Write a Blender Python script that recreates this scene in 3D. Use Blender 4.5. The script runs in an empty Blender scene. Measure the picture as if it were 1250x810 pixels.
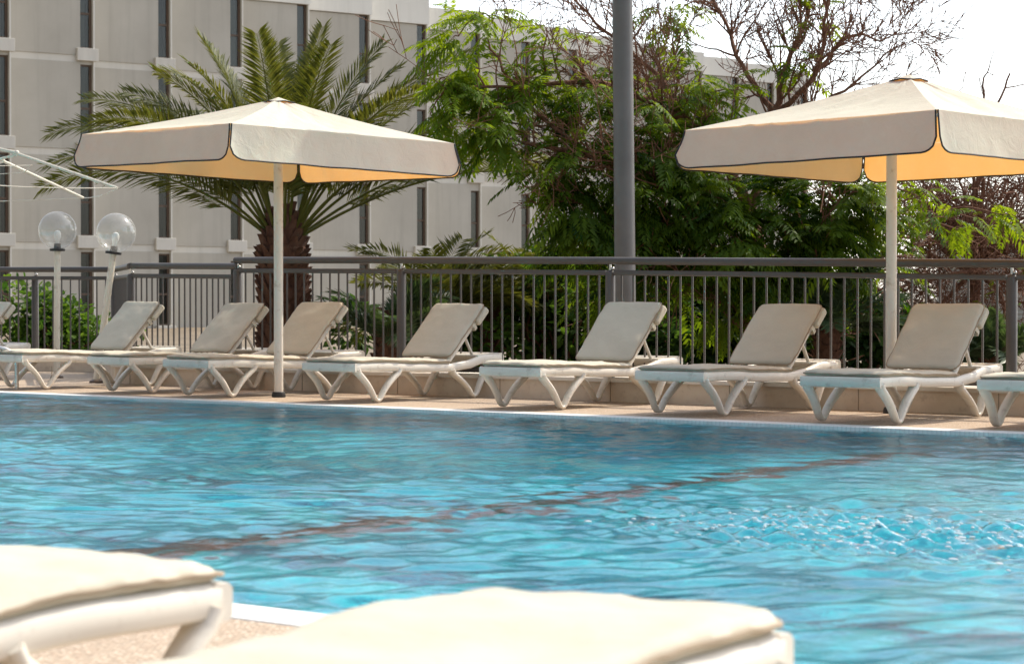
import bpy, bmesh, math, random
import numpy as np
from mathutils import Vector, Matrix, noise as mnoise

R = math.radians
rng = random.Random(7)
nrg = np.random.default_rng(11)
S = bpy.context.scene
COL = S.collection
F, CX, HY, CH = 2750.0, 625.0, 362.0, 0.91      # focal (px of the 1250 wide photo), axis, horizon row, eye height


def at(x, y, d):
    return Vector(((x - CX) / F * d, d, CH - (y - HY) / F * d))


# ------------------------------------------------------------------ frame of the place
TH = R(38)
U = Vector((math.cos(TH), -math.sin(TH), 0))     # along the pool edge
V = Vector((math.sin(TH), math.cos(TH), 0))      # from the pool towards the fence
O = Vector((0.22, 17.4, 0))


def ab(a, b, z=0.0):
    p = O + U * a + V * b
    return Vector((p.x, p.y, z))


def on_line(b, px):
    k = (px - CX) / F
    p = O + V * b
    t = (k * p.y - p.x) / (U.x - k * U.y)
    q = p + U * t
    return Vector((q.x, q.y, 0))


# ------------------------------------------------------------------ mesh collecting
class MB:
    def __init__(self):
        self.v, self.f = [], []

    def add(self, vs, fs):
        o = len(self.v)
        self.v += [tuple(p) for p in vs]
        self.f += [tuple(i + o for i in f) for f in fs]

    def box(self, lo, hi, M=None):
        vs = [Vector((x, y, z)) for x in (lo[0], hi[0]) for y in (lo[1], hi[1]) for z in (lo[2], hi[2])]
        if M is not None:
            vs = [M @ p for p in vs]
        self.add(vs, [(0, 1, 3, 2), (4, 6, 7, 5), (0, 4, 5, 1), (2, 3, 7, 6), (0, 2, 6, 4), (1, 5, 7, 3)])

    def tube(self, pts, rad, n=8, cap=True, closed=False, flat=1.0, up=None):
        pts = [Vector(p) for p in pts]
        m = len(pts)
        rads = rad if isinstance(rad, (list, tuple)) else [rad] * m
        o = len(self.v)
        side = None
        for i, p in enumerate(pts):
            if closed:
                d = pts[(i + 1) % m] - pts[i - 1]
            else:
                d = pts[min(i + 1, m - 1)] - pts[max(i - 1, 0)]
            d.normalize()
            if side is None:
                ref = Vector(up) if up is not None else (Vector((0, 0, 1)) if abs(d.z) < .9 else Vector((1, 0, 0)))
                side = d.cross(ref).normalized()
            else:
                side = (side - d * side.dot(d))
                if side.length < 1e-6:
                    side = d.orthogonal()
                side.normalize()
            w = side.cross(d).normalized()
            for k in range(n):
                a = 2 * math.pi * (k + .5) / n
                self.v.append(tuple(p + side * (math.cos(a) * rads[i]) + w * (math.sin(a) * rads[i] * flat)))
        for i in range(m if closed else m - 1):
            a, b = o + i * n, o + ((i + 1) % m) * n
            for k in range(n):
                k2 = (k + 1) % n
                self.f.append((a + k, a + k2, b + k2, b + k))
        if cap and not closed:
            self.f.append(tuple(o + k for k in range(n))[::-1])
            self.f.append(tuple(o + (m - 1) * n + k for k in range(n)))

    def sweep(self, pts, w, h, wdir, ch=.25, cap=True):
        """bevelled rectangular section w (along wdir) x h swept along pts; w, h may be lists"""
        pts = [Vector(p) for p in pts]
        m = len(pts)
        W = w if isinstance(w, (list, tuple)) else [w] * m
        H = h if isinstance(h, (list, tuple)) else [h] * m
        wd = [Vector(x) for x in wdir] if isinstance(wdir, list) else [Vector(wdir)] * m
        o = len(self.v)
        for i, p in enumerate(pts):
            d = (pts[min(i + 1, m - 1)] - pts[max(i - 1, 0)]).normalized()
            s = (wd[i] - d * wd[i].dot(d)).normalized()
            t = d.cross(s).normalized()
            c = ch * min(W[i], H[i])
            a, b = W[i] / 2, H[i] / 2
            for (x, y) in ((a, b - c), (a - c, b), (-a + c, b), (-a, b - c), (-a, -b + c), (-a + c, -b), (a - c, -b), (a, -b + c)):
                self.v.append(tuple(p + s * x + t * y))
        n = 8
        for i in range(m - 1):
            a, b = o + i * n, o + (i + 1) * n
            for k in range(n):
                k2 = (k + 1) % n
                self.f.append((a + k, a + k2, b + k2, b + k))
        if cap:
            self.f.append(tuple(o + k for k in range(n))[::-1])
            self.f.append(tuple(o + (m - 1) * n + k for k in range(n)))

    def ball(self, c, r, n=12, m=8, sq=(1, 1, 1)):
        c = Vector(c)
        vs, fs = [], []
        for i in range(m + 1):
            th = math.pi * i / m
            for k in range(n):
                a = 2 * math.pi * k / n
                vs.append(c + Vector((r * math.sin(th) * math.cos(a) * sq[0], r * math.sin(th) * math.sin(a) * sq[1], r * math.cos(th) * sq[2])))
        for i in range(m):
            for k in range(n):
                k2 = (k + 1) % n
                fs.append((i * n + k, (i + 1) * n + k, (i + 1) * n + k2, i * n + k2))
        self.add(vs, fs)

    def lathe(self, prof, c=(0, 0, 0), n=16, M=None):
        c = Vector(c)
        vs, fs = [], []
        for (r, z) in prof:
            for k in range(n):
                a = 2 * math.pi * k / n
                p = Vector((r * math.cos(a), r * math.sin(a), z))
                vs.append((M @ p if M is not None else p) + c)
        for i in range(len(prof) - 1):
            for k in range(n):
                k2 = (k + 1) % n
                fs.append((i * n + k, i * n + k2, (i + 1) * n + k2, (i + 1) * n + k))
        self.add(vs, fs)

    def build(self, name, mat, parent=None, smooth=False, angle=40, bevel=0.0):
        me = bpy.data.meshes.new(name)
        me.from_pydata(self.v, [], self.f)
        me.validate()
        bm = bmesh.new(); bm.from_mesh(me)
        bmesh.ops.recalc_face_normals(bm, faces=bm.faces)
        bm.to_mesh(me); bm.free()
        o = bpy.data.objects.new(name, me)
        COL.objects.link(o)
        me.materials.append(mat)
        if parent is not None:
            o.parent = parent
        if smooth:
            me.polygons.foreach_set('use_smooth', [True] * len(me.polygons))
            me.set_sharp_from_angle(angle=R(angle))
        if bevel > 0:
            b = o.modifiers.new('bevel', 'BEVEL'); b.width = bevel; b.segments = 2; b.limit_method = 'ANGLE'
        return o


def np_mesh(name, verts, quads, mat, parent=None, smooth=False, attr=None):
    """verts (n,3), quads (m,k) arrays -> object"""
    me = bpy.data.meshes.new(name)
    n, (m, k) = len(verts), quads.shape
    me.vertices.add(n); me.vertices.foreach_set('co', verts.astype(np.float32).ravel())
    me.loops.add(m * k); me.loops.foreach_set('vertex_index', quads.astype(np.int32).ravel())
    me.polygons.add(m)
    me.polygons.foreach_set('loop_start', (np.arange(m) * k).astype(np.int32))
    me.polygons.foreach_set('use_smooth', np.full(m, smooth))
    if attr is not None:
        A = me.attributes.new('var', 'FLOAT', 'POINT')
        A.data.foreach_set('value', attr.astype(np.float32))
    me.update(calc_edges=True)
    o = bpy.data.objects.new(name, me)
    COL.objects.link(o)
    me.materials.append(mat)
    if parent is not None:
        o.parent = parent
    return o


def thing(name, label, cat, loc=(0, 0, 0), rz=0.0, group=None):
    o = bpy.data.objects.new(name, None)
    COL.objects.link(o)
    o.location = loc; o.rotation_euler = (0, 0, rz); o.empty_display_size = .2
    o['label'] = label; o['category'] = cat
    if group:
        o['group'] = group
    return o


def struct(o, kind='structure'):
    o['kind'] = kind
    return o


KIDS = {}


def dup(root, loc, rz, label, group):
    def rec(o, par):
        c = o.copy(); COL.objects.link(c)
        if par is not None:
            c.parent = par
        for ch in list(o.children):
            rec(ch, c)
        return c
    r = rec(root, None)
    r.location = loc; r.rotation_euler = (0, 0, rz)
    r['label'] = label; r['group'] = group
    return r


# ------------------------------------------------------------------ materials
class NT:
    def __init__(self, name):
        self.m = bpy.data.materials.new(name); self.m.use_nodes = True
        self.t = self.m.node_tree; self.t.nodes.clear()
        self.out = self.n('ShaderNodeOutputMaterial')

    def n(self, typ, **kw):
        nd = self.t.nodes.new(typ)
        for k, v in kw.items():
            if k in nd.inputs:
                nd.inputs[k].default_value = v
            else:
                setattr(nd, k, v)
        return nd

    def l(self, a, b):
        self.t.links.new(a, b)

    def coord(self, kind='Object', scale=(1, 1, 1)):
        tc = self.n('ShaderNodeTexCoord'); mp = self.n('ShaderNodeMapping')
        mp.inputs['Scale'].default_value = scale
        self.l(tc.outputs[kind], mp.inputs['Vector'])
        return mp.outputs['Vector']

    def noise(self, vec, scale, detail=4, rough=.55, dist=0.0):
        x = self.n('ShaderNodeTexNoise'); x.inputs['Scale'].default_value = scale
        x.inputs['Detail'].default_value = detail; x.inputs['Roughness'].default_value = rough
        x.inputs['Distortion'].default_value = dist
        if vec is not None:
            self.l(vec, x.inputs['Vector'])
        return x.outputs['Fac']

    def ramp(self, fac, stops):
        r = self.n('ShaderNodeValToRGB'); e = r.color_ramp.elements
        while len(e) < len(stops):
            e.new(.5)
        for i, (p, c) in enumerate(stops):
            e[i].position = p; e[i].color = (*c, 1) if len(c) == 3 else c
        self.l(fac, r.inputs['Fac'])
        return r.outputs['Color']

    def mix(self, fac, a, b, mode='MIX'):
        x = self.n('ShaderNodeMix', data_type='RGBA', blend_type=mode)
        for sock, v in ((x.inputs[0], fac), (x.inputs[6], a), (x.inputs[7], b)):
            if hasattr(v, 'default_value') or hasattr(v, 'is_output'):
                self.l(v, sock)
            elif isinstance(v, (int, float)):
                sock.default_value = v
            else:
                sock.default_value = (*v, 1)
        return x.outputs[2]

    def bump(self, h, strength=.3, dist=.01, normal=None):
        b = self.n('ShaderNodeBump'); b.inputs['Strength'].default_value = strength; b.inputs['Distance'].default_value = dist
        self.l(h, b.inputs['Height'])
        if normal is not None:
            self.l(normal, b.inputs['Normal'])
        return b.outputs['Normal']

    def bsdf(self, col, rough=.6, metal=0.0, normal=None, spec=.5):
        p = self.n('ShaderNodeBsdfPrincipled')
        if hasattr(col, 'is_output'):
            self.l(col, p.inputs['Base Color'])
        else:
            p.inputs['Base Color'].default_value = (*col, 1)
        if hasattr(rough, 'is_output'):
            self.l(rough, p.inputs['Roughness'])
        else:
            p.inputs['Roughness'].default_value = rough
        p.inputs['Metallic'].default_value = metal
        p.inputs['Specular IOR Level'].default_value = spec
        if normal is not None:
            self.l(normal, p.inputs['Normal'])
        return p

    def end(self, sh):
        self.l(sh.outputs[0], self.out.inputs['Surface'])
        return self.m


def simple(name, col, rough=.5, var=.12, scale=6.0, metal=0.0, bump=.15, bs=60.0, spec=.5, dirt=None):
    t = NT(name); v = t.coord()
    a = tuple(c * (1 - var) for c in col); b = tuple(min(1, c * (1 + var)) for c in col)
    c = t.ramp(t.noise(v, scale, 6), [(.3, a), (.7, b)])
    if dirt:
        c = t.mix(t.ramp(t.noise(v, scale * 3.1, 8, .65), [(.56, (0, 0, 0)), (.72, (1, 1, 1))]), c, dirt)
    n = t.bump(t.noise(v, bs, 3), bump, .004)
    return t.end(t.bsdf(c, rough, metal, n, spec))


def fabric(name, col, tcol, tw, weave=420.0, wr=.25, stain=(.62, .55, .45)):
    t = NT(name); v = t.coord()
    c = t.ramp(t.noise(v, 3.0, 6, .6), [(.3, tuple(x * .9 for x in col)), (.7, col)])
    c = t.mix(t.ramp(t.noise(v, 7.0, 8, .7), [(.58, (0, 0, 0)), (.8, (.22, .22, .22))]), c, stain)
    wv = t.n('ShaderNodeTexWave'); wv.inputs['Scale'].default_value = weave; wv.inputs['Distortion'].default_value = 1.0
    t.l(v, wv.inputs['Vector'])
    n1 = t.bump(t.noise(v, 9, 5, .6, .6), wr, .02)
    n2 = t.bump(wv.outputs['Fac'], .15, .001, n1)
    p = t.bsdf(c, .85, 0, n2, .15)
    if tw <= 0:
        return t.end(p)
    tr = t.n('ShaderNodeBsdfTranslucent'); tr.inputs['Color'].default_value = (*tcol, 1)
    t.l(n1, tr.inputs['Normal'])
    mx = t.n('ShaderNodeMixShader'); mx.inputs[0].default_value = tw
    t.l(p.outputs[0], mx.inputs[1]); t.l(tr.outputs[0], mx.inputs[2])
    return t.end(mx)


def leaf(name, lo, hi, tlo, thi, tw=.4, rough=.6):
    t = NT(name)
    at_ = t.n('ShaderNodeAttribute', attribute_name='var')
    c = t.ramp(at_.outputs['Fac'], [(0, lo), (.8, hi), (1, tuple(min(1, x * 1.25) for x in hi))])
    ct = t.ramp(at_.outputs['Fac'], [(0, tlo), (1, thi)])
    p = t.bsdf(c, rough, 0, None, .18)
    tr = t.n('ShaderNodeBsdfTranslucent'); t.l(ct, tr.inputs['Color'])
    mx = t.n('ShaderNodeMixShader'); mx.inputs[0].default_value = tw
    t.l(p.outputs[0], mx.inputs[1]); t.l(tr.outputs[0], mx.inputs[2])
    return t.end(mx)


def m_deck():
    t = NT('pebble_deck'); v = t.coord()
    vo = t.n('ShaderNodeTexVoronoi'); vo.inputs['Scale'].default_value = 70; t.l(v, vo.inputs['Vector'])
    sep = t.n('ShaderNodeSeparateColor'); t.l(vo.outputs['Color'], sep.inputs[0])
    c = t.ramp(sep.outputs[0], [(0, (.30, .215, .15)), (.4, (.46, .345, .25)), (.75, (.56, .44, .33)), (1, (.68, .57, .46))])
    c = t.mix(t.ramp(vo.outputs['Distance'], [(.35, (0, 0, 0)), (.62, (1, 1, 1))]), c, (.38, .30, .22))
    c = t.mix(t.ramp(t.noise(v, 1.3, 6), [(.4, (0, 0, 0)), (.75, (.55, .55, .55))]), c, (.40, .31, .23))
    inv = t.n('ShaderNodeMath', operation='SUBTRACT'); inv.inputs[0].default_value = 1; t.l(vo.outputs['Distance'], inv.inputs[1])
    return t.end(t.bsdf(c, .8, 0, t.bump(inv.outputs[0], .6, .006), .3))


def m_coping():
    t = NT('white_grating'); v = t.coord()
    w = t.n('ShaderNodeTexWave', bands_direction='X'); w.inputs['Scale'].default_value = 9.0; t.l(v, w.inputs['Vector'])
    c = t.ramp(t.noise(v, 5, 6), [(.3, (.66, .66, .63)), (.7, (.80, .80, .78))])
    c = t.mix(t.ramp(w.outputs['Fac'], [(.1, (1, 1, 1)), (.3, (0, 0, 0))]), c, (.66, .66, .64))
    return t.end(t.bsdf(c, .5, 0, t.bump(w.outputs['Fac'], .3, .006)))


def m_wall():
    t = NT('limestone_kerb'); v = t.coord()
    c = t.ramp(t.noise(v, 2.2, 8, .62), [(.25, (.60, .47, .34)), (.5, (.70, .575, .44)), (.75, (.78, .68, .54))])
    c = t.mix(t.ramp(t.noise(v, 14, 6, .7), [(.55, (0, 0, 0)), (.75, (.7, .7, .7))]), c, (.46, .35, .25))
    return t.end(t.bsdf(c, .7, 0, t.bump(t.noise(v, 30, 6), .3, .006), .3))


def m_tile():
    t = NT('pool_mosaic'); v = t.coord()
    br = t.n('ShaderNodeTexBrick'); br.offset = 0; br.inputs['Scale'].default_value = 4.5
    br.inputs['Brick Width'].default_value = .5; br.inputs['Row Height'].default_value = .5
    br.inputs['Mortar Size'].default_value = .02
    br.inputs['Color1'].default_value = (.004, .28, .44, 1); br.inputs['Color2'].default_value = (.02, .78, .82, 1)
    br.inputs['Mortar'].default_value = (.16, .50, .57, 1)
    t.l(v, br.inputs['Vector'])
    c = t.mix(t.ramp(t.noise(v, 1.6, 4, .6, 1.2), [(.42, (0, 0, 0)), (.62, (.75, .75, .75))]), br.outputs['Color'], (.002, .20, .34))  # dark patches put in the tile colour to imitate reflections on the water
    return t.end(t.bsdf(c, .4))


def m_water():
    t = NT('pool_water'); v = t.coord()
    n = t.bump(t.noise(v, 24, 4, .6, .5), .2, .012)
    fr = t.n('ShaderNodeFresnel'); fr.inputs['IOR'].default_value = 1.18; t.l(n, fr.inputs['Normal'])
    gl = t.n('ShaderNodeBsdfGlossy'); gl.inputs['Roughness'].default_value = .03; t.l(n, gl.inputs['Normal'])
    rf = t.n('ShaderNodeBsdfRefraction'); rf.inputs['IOR'].default_value = 1.33; rf.inputs['Roughness'].default_value = 0.0
    rf.inputs['Color'].default_value = (.92, .99, 1.0, 1); t.l(n, rf.inputs['Normal'])
    tp = t.n('ShaderNodeBsdfTransparent'); tp.inputs['Color'].default_value = (.92, .99, 1.0, 1)
    mx0 = t.n('ShaderNodeMixShader'); mx0.inputs[0].default_value = .12
    t.l(rf.outputs[0], mx0.inputs[1]); t.l(tp.outputs[0], mx0.inputs[2])
    mx = t.n('ShaderNodeMixShader'); t.l(fr.outputs[0], mx.inputs[0])
    t.l(mx0.outputs[0], mx.inputs[1]); t.l(gl.outputs[0], mx.inputs[2])
    return t.end(mx)


def m_glass(name, tint=(.95, .97, .97), ior=1.5, rough=.02):
    t = NT(name)
    fr = t.n('ShaderNodeFresnel'); fr.inputs['IOR'].default_value = ior
    gl = t.n('ShaderNodeBsdfGlossy'); gl.inputs['Roughness'].default_value = rough
    tp = t.n('ShaderNodeBsdfTransparent'); tp.inputs['Color'].default_value = (*tint, 1)
    mx = t.n('ShaderNodeMixShader'); t.l(fr.outputs[0], mx.inputs[0])
    t.l(tp.outputs[0], mx.inputs[1]); t.l(gl.outputs[0], mx.inputs[2])
    return t.end(mx)


def m_globe():
    t = NT('globe_acrylic'); v = t.coord()
    lw = t.n('ShaderNodeLayerWeight'); lw.inputs['Blend'].default_value = .35
    f = t.ramp(lw.outputs['Facing'], [(0, (.17, .17, .17)), (.5, (.26, .26, .26)), (1, (.85, .85, .85))])
    gl = t.n('ShaderNodeBsdfGlossy'); gl.inputs['Roughness'].default_value = .12
    df = t.n('ShaderNodeBsdfTranslucent'); df.inputs['Color'].default_value = (.8, .8, .78, 1)
    d2 = t.n('ShaderNodeBsdfDiffuse'); d2.inputs['Color'].default_value = (.8, .8, .78, 1)
    a = t.n('ShaderNodeMixShader'); a.inputs[0].default_value = .5
    t.l(df.outputs[0], a.inputs[1]); t.l(d2.outputs[0], a.inputs[2])
    b = t.n('ShaderNodeMixShader'); b.inputs[0].default_value = .5
    t.l(a.outputs[0], b.inputs[1]); t.l(gl.outputs[0], b.inputs[2])
    tp = t.n('ShaderNodeBsdfTransparent'); tp.inputs['Color'].default_value = (.93, .94, .93, 1)
    mx = t.n('ShaderNodeMixShader'); t.l(f, mx.inputs[0])
    t.l(tp.outputs[0], mx.inputs[1]); t.l(b.outputs[0], mx.inputs[2])
    return t.end(mx)


def m_facade(name, lo, hi):
    t = NT(name); v = t.coord()
    c = t.ramp(t.noise(v, .5, 6, .6), [(.3, lo), (.7, hi)])
    st = t.coord('Object', (2.2, 2.2, .12))
    c = t.mix(t.ramp(t.noise(st, 1.6, 6, .6), [(.5, (0, 0, 0)), (.8, (.55, .55, .55))]), c, tuple(x * .8 for x in lo))
    return t.end(t.bsdf(c, .9, 0, t.bump(t.noise(v, 40, 4), .25, .01), .2))


def m_bark(name, lo, hi, sc=14):
    t = NT(name); v = t.coord('Object', (1, 1, .5))
    c = t.ramp(t.noise(v, sc, 8, .7), [(.3, lo), (.7, hi)])
    return t.end(t.bsdf(c, .9, 0, t.bump(t.noise(v, sc * 2, 8, .7), .7, .02), .2))


M = dict(
    plastic=simple('white_resin', (.73, .68, .59), .42, .06, 4, bs=90, bump=.05, dirt=(.55, .49, .41)),
    cushion=fabric('cream_canvas', (.575, .535, .435), (0, 0, 0), 0),
    canopy=fabric('parasol_canvas', (.75, .77, .655), (.96, .40, .04), .31, wr=.4),
    piping=simple('black_piping', (.02, .018, .018), .7),
    beige_piping=simple('tan_seam', (.34, .27, .19), .8),
    pole=simple('cream_pole', (.72, .67, .58), .4, .05, 5, dirt=(.5, .42, .32)),
    whitepole=simple('white_pole', (.72, .66, .54), .4, .06, 5, dirt=(.45, .36, .28)),
    dark=simple('dark_rubber', (.025, .023, .022), .6),
    rail=simple('brown_grey_paint', (.075, .065, .058), .42, .10, 5, spec=.6),
    mast=simple('galvanised_mast', (.13, .125, .12), .5, .16, 3, metal=.2),
    chrome=simple('brushed_steel', (.62, .60, .57), .22, .05, 6, metal=1.0),
    deck=m_deck(), coping=m_coping(), wall=m_wall(), tile=m_tile(), water=m_water(),
    foam=simple('white_foam_glint', (.85, .86, .86), .25),  # plain white that also stands in for sun glints
    bluelane=simple('dark_blue_tile', (.012, .045, .13), .5),
    lane=simple('red_brown_tile', (.10, .020, .008), .5),
    stonecap=simple('pale_stone', (.70, .64, .55), .6, .12, 3),
    soil=simple('dry_soil', (.17, .13, .085), .95, .35, 1.5, bump=.6, bs=12),
    facade=m_facade('grey_render', (.40, .375, .325), (.47, .445, .39)),
    parapet=m_facade('white_render', (.68, .66, .60), (.74, .72, .66)),
    band=m_facade('pale_band', (.56, .535, .475), (.63, .60, .54)),
    frame=simple('bronze_frame', (.10, .062, .038), .5),
    pane=m_glass('window_glass', (.62, .64, .62)),
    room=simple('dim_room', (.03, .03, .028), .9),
    curtain=simple('net_curtain', (.42, .43, .41), .9, .1, 8),
    globe=m_globe(),
    bulb=simple('milky_bulb', (.85, .84, .80), .3),
    bark=m_bark('tree_bark', (.12, .052, .032), (.26, .14, .09)),
    palmbark=m_bark('palm_bark', (.07, .032, .022), (.20, .105, .065), 6),
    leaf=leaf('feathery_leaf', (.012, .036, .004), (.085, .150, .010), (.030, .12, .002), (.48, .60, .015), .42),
    bush=leaf('bush_leaf', (.020, .060, .008), (.075, .135, .018), (.05, .16, .01), (.24, .38, .03), .35),
    darkbush=leaf('dark_bush_leaf', (.014, .038, .012), (.045, .090, .020), (.04, .12, .01), (.16, .28, .03), .32),
    palm=leaf('palm_leaf', (.036, .052, .010), (.110, .115, .026), (.10, .12, .010), (.30, .29, .03), .30, .5),
    cycad=leaf('cycad_leaf', (.028, .060, .026), (.10, .14, .070), (.06, .12, .02), (.15, .22, .05), .25, .4),
    rachis=simple('palm_rachis', (.20, .19, .08), .5),
)

# ------------------------------------------------------------------ camera, light, world
cam = bpy.data.cameras.new('camera'); camo = bpy.data.objects.new('camera', cam); COL.objects.link(camo)
camo.location = (0, 0, CH); camo.rotation_euler = (R(90) - math.atan((405 - HY) / F), 0, 0)
cam.sensor_width = 36; cam.lens = F * 36 / 1250; cam.clip_end = 5000; cam.clip_start = .05
cam.dof.use_dof = True; cam.dof.focus_distance = 17.5; cam.dof.aperture_fstop = 6.3
S.camera = camo

AZ, EL = R(52), R(47)
sv = Vector((math.sin(AZ) * math.cos(EL), math.cos(AZ) * math.cos(EL), math.sin(EL)))
sl = bpy.data.lights.new('sun', 'SUN'); sl.energy = 4.3; sl.angle = R(.6); sl.color = (1.0, .90, .75)
so = bpy.data.objects.new('sun', sl); COL.objects.link(so)
so.rotation_euler = sv.to_track_quat('Z', 'Y').to_euler(); so.location = sv * 60

W = bpy.data.worlds.new('World'); S.world = W; W.use_nodes = True
wt = W.node_tree
sky = wt.nodes.new('ShaderNodeTexSky'); sky.sky_type = 'NISHITA'; sky.sun_disc = False
sky.sun_elevation = EL; sky.sun_rotation = AZ; sky.dust_density = 1.5; sky.air_density = 1.0; sky.ozone_density = 1.0
hs = wt.nodes.new('ShaderNodeHueSaturation'); hs.inputs['Saturation'].default_value = .45; hs.inputs['Value'].default_value = 1.0
wt.links.new(sky.outputs[0], hs.inputs['Color'])
bg = wt.nodes['Background']; bg.inputs['Strength'].default_value = .125
tcw = wt.nodes.new('ShaderNodeTexCoord'); dp = wt.nodes.new('ShaderNodeVectorMath'); dp.operation = 'DOT_PRODUCT'
dp.inputs[1].default_value = sv; wt.links.new(tcw.outputs['Generated'], dp.inputs[0])
mr = wt.nodes.new('ShaderNodeMapRange'); mr.interpolation_type = 'SMOOTHSTEP'
for k_, v_ in (('From Min', -.35), ('From Max', .45), ('To Min', .72), ('To Max', 2.2)):
    mr.inputs[k_].default_value = v_
wt.links.new(dp.outputs['Value'], mr.inputs['Value'])
ml = wt.nodes.new('ShaderNodeVectorMath'); ml.operation = 'SCALE'      # hazy sky, brighter on the sun's side
wt.links.new(hs.outputs[0], ml.inputs[0]); wt.links.new(mr.outputs[0], ml.inputs['Scale'])
wt.links.new(ml.outputs[0], bg.inputs['Color'])

S.view_settings.view_transform = 'Standard'; S.view_settings.look = 'None'
S.view_settings.exposure = .22; S.view_settings.gamma = 1
S.cycles.use_denoising = True
S.cycles.max_bounces = 10; S.cycles.transparent_max_bounces = 16; S.cycles.transmission_bounces = 8
S.cycles.sample_clamp_indirect = 6; S.cycles.sample_clamp_direct = 0
S.cycles.blur_glossy = .5

# ------------------------------------------------------------------ ground, pool, deck
WZ = -.022                                   # water level
PB = -9.1                                    # near pool edge (b)
CW = .22                                     # width of the edge grating


def poly(name, pts, z, mat, thick=0.0):
    mb = MB()
    n = len(pts)
    mb.add([(p[0], p[1], z) for p in pts], [tuple(range(n))])
    if thick:
        mb.add([(p[0], p[1], z) for p in pts] + [(p[0], p[1], z - thick) for p in pts],
               [(i, (i + 1) % n, n + (i + 1) % n, n + i) for i in range(n)])
    return struct(mb.build(name, mat))


# ground is one wide sheet with the pool's hole left out (four pieces of one mesh)
mb = MB()
A0, A1 = -25.0, 22.0
BIG = 900.0
g = [ab(-BIG, -BIG, -.16), ab(BIG, -BIG, -.16), ab(BIG, BIG, -.16), ab(-BIG, BIG, -.16),
     ab(A0, PB - .02, -.16), ab(A1, PB - .02, -.16), ab(A1, .02, -.16), ab(A0, .02, -.16)]
mb.add(g, [(0, 1, 5, 4), (1, 2, 6, 5), (2, 3, 7, 6), (3, 0, 4, 7)])
struct(mb.build('ground', M['soil']))

P0 = on_line(2.25, 290); P1 = on_line(2.25, 490); P2 = on_line(2.25, 745); P3 = on_line(2.25, 1235); P4 = on_line(2.25, 1800)
LB = at(160, 0, 23.8); LC = at(140, 0, 27.4); LD = at(-260, 0, 29.0)
for q in (LB, LC, LD):
    q.z = 0
WB = 2.08
W0 = on_line(WB, 290)
decklim = [ab(A1, WB + .1), Vector(P0), Vector(LB), Vector(LC), Vector(LD)]
poly('far_deck', [ab(A0, CW), ab(A1, CW)] + decklim, 0.0, M['deck'], .14)
poly('near_deck', [ab(A0, PB - CW), ab(A0, PB - 14), ab(A1, PB - 14), ab(A1, PB - CW)], 0.0, M['deck'], .14)


def oriented(name, a0, a1, b0, b1, z0, z1, mat, bevel=0.0):
    mb_ = MB(); mb_.box((a0, b0, z0), (a1, b1, z1))
    o = mb_.build(name, mat, bevel=bevel)
    o.location = O; o.rotation_euler = (0, 0, -TH)
    return struct(o)


# edge gratings (local x runs along the edge)
oriented('far_coping', A0, A1, 0.0, CW - .002, -.12, .004, M['coping'], .006)
oriented('near_coping', A0, A1, PB - CW + .002, PB, -.12, .004, M['coping'], .006)
# basin: floor and four walls
DEP = 1.25
mb = MB()
c = [(A0, PB), (A1, PB), (A1, 0), (A0, 0)]
mb.add([(x, y, -DEP) for x, y in c] + [(x, y, -.121) for x, y in c],
       [(0, 1, 2, 3), (0, 1, 5, 4), (1, 2, 6, 5), (2, 3, 7, 6), (3, 0, 4, 7)])
basin = mb.build('pool_basin', M['tile']); basin.location = O; basin.rotation_euler = (0, 0, -TH); struct(basin)
oriented('lane_marking', 3.28, 3.56, PB + .3, -.5, -DEP + .006, -DEP + .010, M['lane'])
for b in (-4.9, -7.0):
    oriented('lane_marking', A0 + 1, A1 - 1, b, b + .13, -DEP + .002, -DEP + .005, M['bluelane'])

# water sheet with real ripples
wa = np.concatenate([np.linspace(A0, -12, 30)[:-1], np.arange(-12, 13, .026), np.linspace(13.02, A1, 30)])
wb = np.arange(PB, 0.001, .026)
wb[-1] = 0
GA, GB = np.meshgrid(wa, wb, indexing='ij')
Z = np.zeros_like(GA)
wr = np.random.default_rng(5)
warpx = .35 * np.sin(GA * .9 + 1.3 * np.sin(GB * .7)) + .25 * np.sin(GB * 1.7 + GA * .6)
warpy = .35 * np.sin(GB * 1.1 + 1.1 * np.sin(GA * .8)) + .25 * np.sin(GA * 1.9 - GB * .5)
for i in range(70):
    lam = .11 * (8.5 ** wr.random())
    th = wr.normal(2.22, .75)
    k = 2 * math.pi / lam
    amp = .0044 * lam * min(1, .26 / lam) ** .75
    Z += amp * np.sin(k * (math.cos(th) * (GA + warpx) + math.sin(th) * (GB + warpy)) + wr.random() * 6.28)
Z *= .9
for i in range(46):
    lam = .07 * (2.2 ** wr.random()); th = wr.normal(2.22, .9); k = 2 * math.pi / lam
    env = .55 + .45 * np.sin(GA * wr.uniform(.6, 2) + wr.random() * 6 + np.sin(GB * wr.uniform(.8, 2.5)))
    Z += env * .0031 * lam * np.sin(k * (math.cos(th) * (GA + .3 * warpx) + math.sin(th) * (GB + .3 * warpy)) + wr.random() * 6.28)
Z *= .55 + .35 * np.clip((-GB - 1.0) / 5.0, 0, 1)      # calmer water towards the far edge
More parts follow.
